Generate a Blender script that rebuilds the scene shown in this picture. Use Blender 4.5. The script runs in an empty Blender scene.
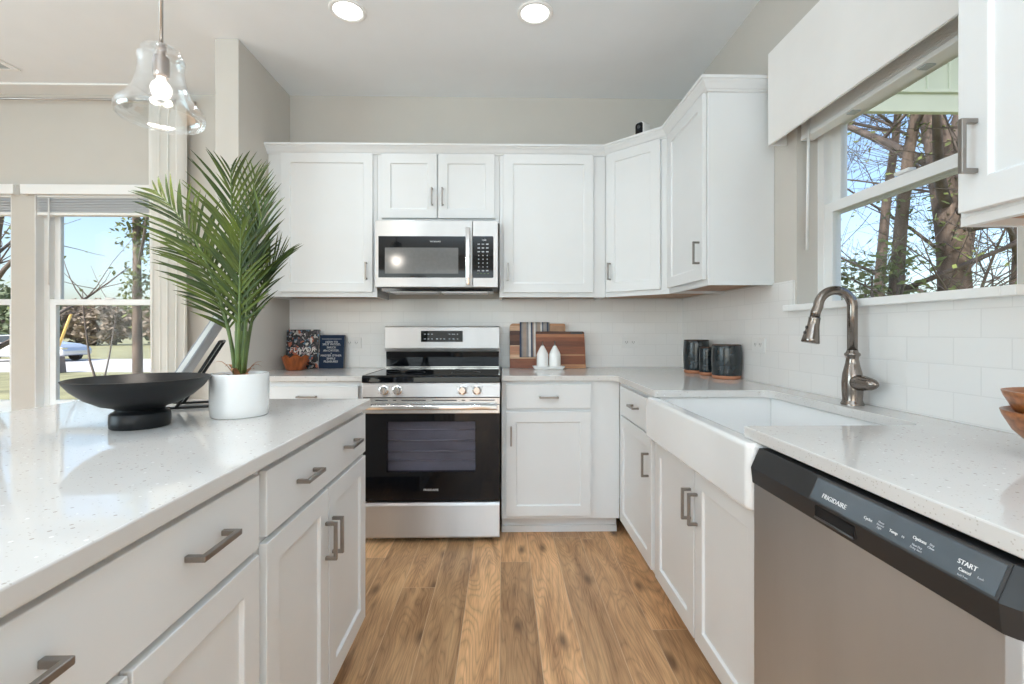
import bpy, bmesh, math, random
from mathutils import Vector, Matrix
R = math.radians
PI = math.pi
SC = bpy.context.scene
COL = SC.collection

# ------------------------------------------------------------------ camera
cam_data = bpy.data.cameras.new('camera')
cam = bpy.data.objects.new('camera', cam_data)
COL.objects.link(cam)
cam.location = (0, 0, 1.165)
cam.rotation_euler = (R(90), 0, -math.atan(9 / 474))
cam_data.sensor_width = 36
cam_data.lens = 474 / 1024 * 36
cam_data.shift_y = -11 / 1024
cam_data.clip_start = 0.02
cam_data.clip_end = 400
SC.camera = cam

# ------------------------------------------------------------------ colour management, world, sun, large lights
SC.view_settings.view_transform = 'Standard'
SC.view_settings.look = 'None'
SC.view_settings.gamma = 1
SC.view_settings.use_curve_mapping = False
SC.view_settings.exposure = 0.28
SC.cycles.use_denoising = True
SC.cycles.max_bounces = 10
SC.cycles.diffuse_bounces = 7
SC.cycles.glossy_bounces = 5
SC.cycles.transparent_max_bounces = 24
SC.cycles.caustics_reflective = False
SC.cycles.caustics_refractive = False
SC.cycles.sample_clamp_indirect = 6

SKY_STRENGTH = 0.262
world = bpy.data.worlds.new('sky')
SC.world = world
world.use_nodes = True
wn = world.node_tree
wn.nodes.clear()
sky = wn.nodes.new('ShaderNodeTexSky')
sky.sky_type = 'NISHITA'
sky.sun_disc = False
sky.sun_elevation = R(42)
sky.sun_rotation = R(215)
sky.air_density = 1.0
sky.dust_density = 2.6
sky.ozone_density = 1.5
bg = wn.nodes.new('ShaderNodeBackground')
bg.inputs['Strength'].default_value = SKY_STRENGTH
wo = wn.nodes.new('ShaderNodeOutputWorld')
wn.links.new(sky.outputs[0], bg.inputs['Color'])
wn.links.new(bg.outputs[0], wo.inputs['Surface'])

def lamp(name, kind, loc, energy, color=(1, 1, 1), rot=(0, 0, 0), **kw):
    d = bpy.data.lights.new(name, kind)
    d.energy = energy
    d.color = color
    for k, v in kw.items():
        setattr(d, k, v)
    o = bpy.data.objects.new(name, d)
    COL.objects.link(o)
    o.location = loc
    o.rotation_euler = rot
    return o

# sun, high behind the house on the left
lamp('sun', 'SUN', (0, 0, 20), 4.2, (1, .95, .88), (R(48), 0, R(-35)), angle=R(1.5))
# added area fill lights in unseen wall openings, behind the camera and to its left
lamp('rear_fill_light', 'AREA', (-1.4, -4.42, 1.30), 45, (.62, .86, 1), (R(90), 0, 0),
     shape='RECTANGLE', size=5.0, size_y=2.3, specular_factor=.08)
lamp('left_fill_light', 'AREA', (-4.92, -.6, 1.45), 68, (.60, .85, 1), (0, R(-90), 0),
     shape='RECTANGLE', size=1.9, size_y=3.0)
# two added upward fill lights, out of view, to brighten the ceilings
lamp('ceiling_fill_light', 'AREA', (-.45, -1.6, 1.5), 100, (.64, .84, 1), (R(180), 0, 0), shape='DISK', size=1.5)
lamp('dining_ceiling_fill', 'AREA', (-3.3, .9, 1.7), 13, (.64, .86, 1), (R(180), 0, 0), shape='DISK', size=.8)
# recessed ceiling lights (the two nearest the range are in view, the others are added fill lamps without fixtures)
DOWNLIGHTS = [(-.784, 2.41), (.163, 2.41)]
UNSEEN_FILL_LIGHTS = [(-.784, .6), (.163, .6), (-.784, -1.2), (.163, -1.2), (-2.9, -.9), (-2.9, -2.9), (-.6, -2.9), (-3.0, 1.2)]
for q in DOWNLIGHTS + UNSEEN_FILL_LIGHTS:
    lamp('downlight_and_fill_lamp', 'AREA', (q[0], q[1], 2.768), 1.6 if q in DOWNLIGHTS else 0.9 if q[1] == .6 else 5.0, (.80, .92, 1), (0, 0, 0), shape='DISK', size=.15, spread=R(110))

# ------------------------------------------------------------------ materials
MATS = {}
def nodes_of(name):
    m = bpy.data.materials.new(name)
    m.use_nodes = True
    nt = m.node_tree
    b = nt.nodes['Principled BSDF']
    return m, nt, b

def mat(name, color, rough=.5, metal=0., vary=.04, scale=6., bump=0., bscale=200., spec=.5, stretch=None, coat=0.,
        emit=None, estr=0., rvary=0., sheen=0.):
    """a principled material whose colour wanders a little with a noise"""
    m, nt, b = nodes_of(name)
    L = nt.links.new
    tc = nt.nodes.new('ShaderNodeTexCoord')
    mp = nt.nodes.new('ShaderNodeMapping')
    L(tc.outputs['Object'], mp.inputs['Vector'])
    if stretch:
        mp.inputs['Scale'].default_value = stretch
    n = nt.nodes.new('ShaderNodeTexNoise')
    n.inputs['Scale'].default_value = scale
    n.inputs['Detail'].default_value = 4
    L(mp.outputs[0], n.inputs['Vector'])
    r = nt.nodes.new('ShaderNodeValToRGB')
    r.color_ramp.elements[0].position = .3
    r.color_ramp.elements[1].position = .7
    r.color_ramp.elements[0].color = tuple(c * (1 - vary) for c in color) + (1,)
    r.color_ramp.elements[1].color = tuple(min(1, c * (1 + vary)) for c in color) + (1,)
    L(n.outputs['Fac'], r.inputs['Fac'])
    L(r.outputs['Color'], b.inputs['Base Color'])
    b.inputs['Roughness'].default_value = rough
    b.inputs['Metallic'].default_value = metal
    b.inputs['Specular IOR Level'].default_value = spec
    if coat:
        b.inputs['Coat Weight'].default_value = coat
        b.inputs['Coat Roughness'].default_value = .05
    if rvary:
        ma = nt.nodes.new('ShaderNodeMapRange')
        ma.inputs['To Min'].default_value = rough - rvary
        ma.inputs['To Max'].default_value = rough + rvary
        L(n.outputs['Fac'], ma.inputs['Value'])
        L(ma.outputs[0], b.inputs['Roughness'])
    if bump:
        n2 = nt.nodes.new('ShaderNodeTexNoise')
        n2.inputs['Scale'].default_value = bscale
        L(mp.outputs[0], n2.inputs['Vector'])
        bp = nt.nodes.new('ShaderNodeBump')
        bp.inputs['Strength'].default_value = bump
        bp.inputs['Distance'].default_value = .002
        L(n2.outputs['Fac'], bp.inputs['Height'])
        L(bp.outputs[0], b.inputs['Normal'])
    if emit:
        b.inputs['Emission Color'].default_value = tuple(emit) + (1,)
        b.inputs['Emission Strength'].default_value = estr
    if sheen:
        b.inputs['Sheen Weight'].default_value = sheen
    MATS[name] = m
    return m

mat('wall_paint', (.60, .570, .525), .85, bump=.05, bscale=350, vary=.012)
mat('ceiling_paint', (.85, .875, .90), .9, vary=.01)
mat('trim_white', (.86, .86, .85), .4, vary=.01)
mat('cabinet_white', (.765, .778, .785), .38, vary=.01)
mat('raw_wood', (.40, .24, .15), .6, vary=.2, scale=10, stretch=(1, 8, 1))
mat('sink_white', (.83, .83, .825), .12, vary=.008, coat=.4)
mat('stainless', (.70, .70, .70), .25, 1., vary=.05, scale=14, stretch=(1, 1, 60), rvary=.03)
mat('stainless_upright', (.64, .632, .628), .42, 1., vary=.05, scale=6, stretch=(1, 1, .25), rvary=.03)
mat('chrome', (.78, .78, .78), .12, 1., vary=.02)
mat('nickel', (.31, .285, .265), .3, 1., vary=.05, scale=30)
mat('faucet_metal', (.26, .225, .20), .2, 1., vary=.05, scale=20)
mat('black_glass', (.004, .0045, .006), .04, vary=.1, spec=.35)
mat('black_plastic', (.018, .018, .019), .35, vary=.1)
mat('dark_grey_plastic', (.05, .05, .052), .3, vary=.1)
mat('panel_insert', (.080, .098, .115), .12, vary=.1, scale=12, spec=.8)  # bluish window reflection put into the base colour
mat('screen_grey', (.13, .13, .13), .12, vary=.06, scale=60)
mat('rack_metal', (.75, .74, .76), .3, .6, vary=.04)
mat('oven_liner', (.36, .35, .38), .5, vary=.2, scale=5)
mat('white_print', (.74, .74, .74), .5, vary=.01)
mat('grey_print', (.45, .47, .5), .5, vary=.02)
mat('bowl_black', (.008, .0085, .0095), .36, vary=.2, scale=20, rvary=.04, spec=.3)
mat('pot_white', (.83, .83, .82), .15, vary=.01, coat=.3)
mat('soil', (.12, .08, .05), .9, vary=.4, scale=40)
mat('palm_green', (.070, .100, .010), .48, vary=.45, scale=9, spec=.3)
mat('palm_dark', (.036, .062, .010), .48, vary=.4, scale=9, spec=.3)
mat('palm_stem', (.10, .15, .04), .5, vary=.4, scale=20)
mat('palm_husk', (.42, .20, .10), .7, vary=.35, scale=20)
mat('canister_teal', (.012, .019, .023), .25, vary=.25, scale=25, coat=.3)
mat('rim_brown', (.07, .035, .022), .5, vary=.2, scale=40)
mat('terracotta', (.50, .22, .12), .7, vary=.1, scale=30)
mat('ceramic_white', (.85, .85, .83), .2, vary=.01)
mat('navy_cover', (.005, .020, .055), .6, vary=.1, spec=.3)
mat('paper', (.80, .77, .70), .8, vary=.05, scale=3, stretch=(1, 1, 60))
mat('outlet_white', (.78, .775, .76), .35, vary=.01)
mat('dark_slot', (.06, .06, .06), .6)
mat('curtain_cloth', (.84, .83, .80), .9, vary=.02, bump=.1, bscale=600, sheen=.2)
mat('valance_cloth', (.84, .83, .815), .85, vary=.02, bump=.12, bscale=500, sheen=.2)
mat('vinyl_white', (.86, .87, .87), .3, vary=.01)
mat('blind_grey', (.70, .72, .75), .5, vary=.02)
mat('slate_panel', (.42, .43, .46), .4, vary=.25, scale=7)
mat('black_metal', (.012, .012, .012), .4, vary=.1)
mat('socket_metal', (.33, .26, .22), .3, 1., vary=.06, scale=40)
mat('rod_metal', (.45, .43, .41), .3, 1., vary=.05)
mat('bulb_glow', (1, 1, 1), .4, emit=(1, .93, .85), estr=1.7)
mat('lens_glow', (1, 1, 1), .4, emit=(1, .98, .95), estr=3)
mat('porch_paint', (.60, .66, .57), .7, vary=.02)
mat('bark', (.17, .125, .10), .9, vary=.45, scale=9, bump=.6, bscale=40, stretch=(1, 1, .3))
mat('twig', (.15, .12, .105), .9, vary=.3)
mat('ivy_leaf', (.17, .20, .06), .6, vary=.55, scale=3)
mat('far_leaf', (.15, .19, .11), .8, vary=.5, scale=.7)
mat('far_brush', (.26, .21, .16), .9, vary=.45, scale=.8)
mat('grass', (.30, .285, .15), .95, vary=.35, scale=.8)
mat('asphalt', (.56, .54, .52), .9, vary=.05, scale=1)
mat('car_silver', (.62, .64, .67), .25, .5, vary=.02, coat=.5)
mat('car_glass', (.05, .07, .09), .05, vary=.1)
mat('tyre', (.02, .02, .02), .8)
mat('box_grey', (.20, .16, .14), .8, vary=.2)
mat('yellow_plastic', (.72, .48, .14), .6, vary=.05)
mat('vent_grey', (.45, .48, .48), .5)
mat('orange_wood', (.33, .085, .020), .36, vary=.5, scale=7, stretch=(5, 5, .4))
mat('bowl_wood', (.33, .115, .035), .33, vary=.4, scale=16, stretch=(1, 4, 6), coat=.2)

def glass_mix(name, tint, edge=.0, blend=.1, gloss=(1, 1, 1), rough=0.0):
    m = bpy.data.materials.new(name)
    m.use_nodes = True
    nt = m.node_tree
    nt.nodes.clear()
    L = nt.links.new
    t = nt.nodes.new('ShaderNodeBsdfTransparent')
    t.inputs['Color'].default_value = tint + (1,)
    g = nt.nodes.new('ShaderNodeBsdfGlossy')
    g.inputs['Color'].default_value = gloss + (1,)
    g.inputs['Roughness'].default_value = rough
    lw = nt.nodes.new('ShaderNodeLayerWeight')
    lw.inputs['Blend'].default_value = blend
    mx = nt.nodes.new('ShaderNodeMixShader')
    L(lw.outputs['Facing' if edge else 'Fresnel'], mx.inputs['Fac'])
    L(t.outputs[0], mx.inputs[1])
    L(g.outputs[0], mx.inputs[2])
    o = nt.nodes.new('ShaderNodeOutputMaterial')
    L(mx.outputs[0], o.inputs['Surface'])
    MATS[name] = m
    return m
glass_mix('window_glass', (.97, .985, .99), blend=.12)
glass_mix('shade_glass', (.955, .96, .96), edge=1, blend=.24, rough=.02)
glass_mix('oven_glass', (.76, .76, .80), blend=.18)

def quartz():
    m, nt, b = nodes_of('quartz')
    L = nt.links.new
    tc = nt.nodes.new('ShaderNodeTexCoord')
    base = (.80, .785, .765)
    n = nt.nodes.new('ShaderNodeTexNoise'); n.inputs['Scale'].default_value = 5
    r0 = nt.nodes.new('ShaderNodeValToRGB')
    r0.color_ramp.elements[0].color = (.62, .60, .582, 1)
    r0.color_ramp.elements[1].color = (.68, .662, .643, 1)
    L(tc.outputs['Object'], n.inputs['Vector']); L(n.outputs['Fac'], r0.inputs['Fac'])
    prev = r0.outputs['Color']
    for sc, lim, colr, rnd in ((95, .24, (.36, .31, .27), .86), (210, .26, (.46, .42, .38), .86), (60, .15, (.86, .86, .85), .8)):
        v = nt.nodes.new('ShaderNodeTexVoronoi'); v.inputs['Scale'].default_value = sc
        L(tc.outputs['Object'], v.inputs['Vector'])
        a = nt.nodes.new('ShaderNodeMath'); a.operation = 'LESS_THAN'; a.inputs[1].default_value = lim
        L(v.outputs['Distance'], a.inputs[0])
        s = nt.nodes.new('ShaderNodeSeparateColor'); L(v.outputs['Color'], s.inputs[0])
        gt = nt.nodes.new('ShaderNodeMath'); gt.operation = 'GREATER_THAN'; gt.inputs[1].default_value = rnd
        L(s.outputs[0], gt.inputs[0])
        mu = nt.nodes.new('ShaderNodeMath'); mu.operation = 'MULTIPLY'
        L(a.outputs[0], mu.inputs[0]); L(gt.outputs[0], mu.inputs[1])
        mu2 = nt.nodes.new('ShaderNodeMath'); mu2.operation = 'MULTIPLY'; mu2.inputs[1].default_value = .75
        L(mu.outputs[0], mu2.inputs[0])
        mx = nt.nodes.new('ShaderNodeMix'); mx.data_type = 'RGBA'
        L(mu2.outputs[0], mx.inputs['Factor']); L(prev, mx.inputs['A'])
        mx.inputs['B'].default_value = colr + (1,)
        prev = mx.outputs['Result']
    L(prev, b.inputs['Base Color'])
    b.inputs['Roughness'].default_value = .05
    b.inputs['Specular IOR Level'].default_value = .42
    MATS['quartz'] = m
quartz()

def tile(name, axis):
    m, nt, b = nodes_of(name)
    L = nt.links.new
    tc = nt.nodes.new('ShaderNodeTexCoord')
    s = nt.nodes.new('ShaderNodeSeparateXYZ'); L(tc.outputs['Object'], s.inputs[0])
    c = nt.nodes.new('ShaderNodeCombineXYZ')
    L(s.outputs[axis], c.inputs[0]); L(s.outputs[2], c.inputs[1])
    br = nt.nodes.new('ShaderNodeTexBrick')
    br.offset = .5
    br.inputs['Scale'].default_value = 1
    br.inputs['Brick Width'].default_value = .152
    br.inputs['Row Height'].default_value = .0765
    br.inputs['Mortar Size'].default_value = .0016
    br.inputs['Mortar Smooth'].default_value = .3
    br.inputs['Color1'].default_value = (.84, .83, .815, 1)
    br.inputs['Color2'].default_value = (.815, .805, .79, 1)
    br.inputs['Mortar'].default_value = (.765, .755, .74, 1)
    L(c.outputs[0], br.inputs['Vector'])
    L(br.outputs['Color'], b.inputs['Base Color'])
    n = nt.nodes.new('ShaderNodeTexNoise'); n.inputs['Scale'].default_value = 9
    L(c.outputs[0], n.inputs['Vector'])
    inv = nt.nodes.new('ShaderNodeMath'); inv.operation = 'MULTIPLY_ADD'
    inv.inputs[1].default_value = -1; L(br.outputs['Fac'], inv.inputs[0])
    sc = nt.nodes.new('ShaderNodeMath'); sc.operation = 'MULTIPLY'; sc.inputs[1].default_value = .35
    L(n.outputs['Fac'], sc.inputs[0]); L(sc.outputs[0], inv.inputs[2])
    bp = nt.nodes.new('ShaderNodeBump'); bp.inputs['Strength'].default_value = .35; bp.inputs['Distance'].default_value = .002
    L(inv.outputs[0], bp.inputs['Height']); L(bp.outputs[0], b.inputs['Normal'])
    b.inputs['Roughness'].default_value = .16
    MATS[name] = m
tile('tile_back', 0)
tile('tile_right', 1)

def wood_floor():
    m, nt, b = nodes_of('oak_planks')
    L = nt.links.new
    N = nt.nodes.new
    tc = N('ShaderNodeTexCoord')
    s = N('ShaderNodeSeparateXYZ'); L(tc.outputs['Object'], s.inputs[0])
    def math_(op, a, bb=None, c=None):
        k = N('ShaderNodeMath'); k.operation = op
        for i, v in enumerate((a, bb, c)):
            if v is None: continue
            if isinstance(v, (int, float)): k.inputs[i].default_value = v
            else: L(v, k.inputs[i])
        return k.outputs[0]
    W, LEN = .148, 1.22
    xs = math_('DIVIDE', math_('ADD', s.outputs[0], .012 + 10 * W), W)
    row = math_('FLOOR', xs)
    wn1 = N('ShaderNodeTexWhiteNoise'); wn1.noise_dimensions = '1D'; L(row, wn1.inputs['W'])
    ys = math_('ADD', math_('DIVIDE', s.outputs[1], LEN), math_('MULTIPLY', wn1.outputs['Value'], 7.3))
    colr = math_('FLOOR', ys)
    cb = N('ShaderNodeCombineXYZ'); L(row, cb.inputs[0]); L(colr, cb.inputs[1])
    wn2 = N('ShaderNodeTexWhiteNoise'); wn2.noise_dimensions = '2D'; L(cb.outputs[0], wn2.inputs['Vector'])
    pid = wn2.outputs['Value']
    # grain coordinates, moved per plank
    gx = math_('ADD', s.outputs[0], math_('MULTIPLY', pid, 13.7))
    gy = math_('ADD', s.outputs[1], math_('MULTIPLY', pid, 31.1))
    g = N('ShaderNodeCombineXYZ'); L(gx, g.inputs[0]); L(gy, g.inputs[1])
    def noise(sx, sy, scale, detail, dist=0.):
        mp = N('ShaderNodeMapping'); mp.inputs['Scale'].default_value = (sx, sy, 1); L(g.outputs[0], mp.inputs[0])
        n = N('ShaderNodeTexNoise'); n.inputs['Scale'].default_value = scale; n.inputs['Detail'].default_value = detail
        n.inputs['Distortion'].default_value = dist
        L(mp.outputs[0], n.inputs['Vector'])
        return n.outputs['Fac']
    fine = noise(60, 2.2, 4.2, 8, .2)
    broad = noise(6, .9, 1.6, 3, 1.2)
    # cathedral rings: bands of a slowly warped field
    warp = noise(4.2, .75, 1.25, 2, .5)
    rings = math_('ABSOLUTE', math_('SINE', math_('MULTIPLY', warp, 95)))
    rings = math_('POWER', rings, .55)
    t = math_('MULTIPLY_ADD', fine, .42, math_('MULTIPLY', broad, .58))
    r = N('ShaderNodeValToRGB')
    e = r.color_ramp.elements
    e[0].position = .30; e[0].color = (.235, .108, .042, 1)
    e[1].position = .70; e[1].color = (.74, .44, .215, 1)
    k = e.new(.50); k.color = (.52, .285, .13, 1)
    L(t, r.inputs['Fac'])
    mxr = N('ShaderNodeMix'); mxr.data_type = 'RGBA'; mxr.blend_type = 'MULTIPLY'
    mxr.inputs['Factor'].default_value = .55
    cr = N('ShaderNodeCombineColor')
    rr = math_('MULTIPLY_ADD', rings, .55, .45)
    L(rr, cr.inputs[0]); L(rr, cr.inputs[1]); L(rr, cr.inputs[2])
    L(r.outputs['Color'], mxr.inputs['A']); L(cr.outputs[0], mxr.inputs['B'])
    # plank to plank tone
    hs = N('ShaderNodeHueSaturation')
    L(math_('MULTIPLY_ADD', pid, .50, .86), hs.inputs['Value'])
    hs.inputs['Saturation'].default_value = .97
    L(mxr.outputs['Result'], hs.inputs['Color'])
    # knots
    mpk = N('ShaderNodeMapping'); mpk.inputs['Scale'].default_value = (5.5, 2.1, 1); L(g.outputs[0], mpk.inputs[0])
    v = N('ShaderNodeTexVoronoi'); v.voronoi_dimensions = '2D'; v.inputs['Scale'].default_value = 1.0; L(mpk.outputs[0], v.inputs['Vector'])
    kn = N('ShaderNodeMapRange'); kn.inputs['From Min'].default_value = .03; kn.inputs['From Max'].default_value = .14
    kn.inputs['To Min'].default_value = .9; kn.inputs['To Max'].default_value = 0.
    L(v.outputs['Distance'], kn.inputs['Value'])
    sk = N('ShaderNodeSeparateColor'); L(v.outputs['Color'], sk.inputs[0])
    kf = math_('MULTIPLY', kn.outputs[0], math_('GREATER_THAN', sk.outputs[0], .50))
    kf = math_('MULTIPLY', kf, math_('MULTIPLY_ADD', fine, 1.2, .2))
    mk = N('ShaderNodeMix'); mk.data_type = 'RGBA'
    L(kf, mk.inputs['Factor']); L(hs.outputs['Color'], mk.inputs['A']); mk.inputs['B'].default_value = (.07, .03, .012, 1)
    # joints
    fx = math_('FRACT', xs); fy = math_('FRACT', ys)
    jx = math_('LESS_THAN', math_('MINIMUM', fx, math_('SUBTRACT', 1, fx)), .010)
    jy = math_('LESS_THAN', math_('MINIMUM', fy, math_('SUBTRACT', 1, fy)), .0011)
    j = math_('MAXIMUM', jx, jy)
    mj = N('ShaderNodeMix'); mj.data_type = 'RGBA'
    L(math_('MULTIPLY', j, .7), mj.inputs['Factor']); L(mk.outputs['Result'], mj.inputs['A']); mj.inputs['B'].default_value = (.66, .45, .28, 1)
    L(mj.outputs['Result'], b.inputs['Base Color'])
    b.inputs['Roughness'].default_value = .42
    bp = N('ShaderNodeBump'); bp.inputs['Strength'].default_value = .15; bp.inputs['Distance'].default_value = .001
    L(math_('SUBTRACT', fine, j), bp.inputs['Height']); L(bp.outputs[0], b.inputs['Normal'])
    MATS['oak_planks'] = m
wood_floor()

def strips(name, axis, width, stops, rough=.45, off=0., grain=(3, 3, 3)):
    """stripes of given colours along one object axis, with a wood-like noise"""
    m, nt, b = nodes_of(name)
    L = nt.links.new; N = nt.nodes.new
    tc = N('ShaderNodeTexCoord')
    s = N('ShaderNodeSeparateXYZ'); L(tc.outputs['Object'], s.inputs[0])
    mr = N('ShaderNodeMapRange'); mr.inputs['From Min'].default_value = off; mr.inputs['From Max'].default_value = off + width
    L(s.outputs[axis], mr.inputs['Value'])
    r = N('ShaderNodeValToRGB'); r.color_ramp.interpolation = 'CONSTANT'
    e = r.color_ramp.elements
    while len(e) > 1: e.remove(e[-1])
    e[0].position = 0; e[0].color = stops[0][1] + (1,)
    for p_, c_ in stops[1:]:
        k = e.new(p_); k.color = c_ + (1,)
    L(mr.outputs[0], r.inputs['Fac'])
    mp = N('ShaderNodeMapping'); mp.inputs['Scale'].default_value = grain; L(tc.outputs['Object'], mp.inputs[0])
    n = N('ShaderNodeTexNoise'); n.inputs['Scale'].default_value = 5; n.inputs['Detail'].default_value = 5
    L(mp.outputs[0], n.inputs['Vector'])
    hs = N('ShaderNodeHueSaturation')
    mv = N('ShaderNodeMapRange'); mv.inputs['To Min'].default_value = .55; mv.inputs['To Max'].default_value = 1.45
    L(n.outputs['Fac'], mv.inputs['Value']); L(mv.outputs[0], hs.inputs['Value'])
    L(r.outputs['Color'], hs.inputs['Color']); L(hs.outputs['Color'], b.inputs['Base Color'])
    b.inputs['Roughness'].default_value = rough
    MATS[name] = m

DK, MD, LT, BL = (.085, .026, .010), (.24, .075, .03), (.50, .26, .13), (.66, .42, .26)
strips('acacia_large', 2, .31, [(0, MD), (.20, BL), (.29, (.52, .24, .13)), (.47, BL), (.50, DK), (.60, (.15, .05, .02)), (.72, DK), (.82, BL), (.93, LT)], grain=(2, 2, 22))
strips('acacia_small', 2, .252, [(0, LT), (.10, MD), (.33, LT), (.37, MD), (.58, (.17, .05, .02)), (.72, MD), (.83, (.40, .16, .07)), (.92, DK)], grain=(2, 2, 22))
GY, WH, NV, TN = (.32, .30, .29), (.72, .70, .67), (.06, .08, .13), (.42, .33, .27)
strips('towel_stripes', 0, .205, [(0, NV), (.05, GY), (.10, TN), (.20, GY), (.26, NV), (.28, WH), (.36, NV), (.42, TN), (.46, WH), (.52, GY), (.58, TN), (.68, WH), (.74, NV), (.78, GY), (.90, NV), (.95, GY)], rough=.95, grain=(3, 3, 3))

def collage():
    m, nt, b = nodes_of('collage_cover')
    L = nt.links.new; N = nt.nodes.new
    tc = N('ShaderNodeTexCoord')
    mp = N('ShaderNodeMapping'); mp.inputs['Scale'].default_value = (1, 1, 1.0); L(tc.outputs['Object'], mp.inputs[0])
    nz = N('ShaderNodeTexNoise'); nz.inputs['Scale'].default_value = 25; L(mp.outputs[0], nz.inputs['Vector'])
    ad = N('ShaderNodeMix'); ad.data_type = 'RGBA'; ad.inputs['Factor'].default_value = .06
    L(mp.outputs[0], ad.inputs['A']); L(nz.outputs['Color'], ad.inputs['B'])
    v = N('ShaderNodeTexVoronoi'); v.inputs['Scale'].default_value = 70; L(ad.outputs['Result'], v.inputs['Vector'])
    s = N('ShaderNodeSeparateColor'); L(v.outputs['Color'], s.inputs[0])
    r = N('ShaderNodeValToRGB'); r.color_ramp.interpolation = 'CONSTANT'
    e = r.color_ramp.elements
    e[0].color = (.012, .012, .015, 1); e[1].position = .5; e[1].color = (.06, .05, .06, 1)
    for p_, c_ in ((.62, (.45, .13, .07)), (.70, (.42, .40, .38)), (.80, (.10, .20, .28)), (.88, (.30, .22, .24)), (.94, (.62, .60, .56))):
        k = e.new(p_); k.color = c_ + (1,)
    L(s.outputs[0], r.inputs['Fac']); L(r.outputs['Color'], b.inputs['Base Color'])
    b.inputs['Roughness'].default_value = .4
    MATS['collage_cover'] = m
collage()

def brushed(name, aniso):
    """horizontal brushing: reflections smear up and down"""
    nt = MATS[name].node_tree
    c = nt.nodes.new('ShaderNodeCombineXYZ'); c.inputs[2].default_value = 1; c.inputs[0].default_value = .001
    b = nt.nodes['Principled BSDF']
    nt.links.new(c.outputs[0], b.inputs['Tangent'])
    b.inputs['Anisotropic'].default_value = aniso
brushed('stainless_upright', .88)

def M(n): return MATS[n]

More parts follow.
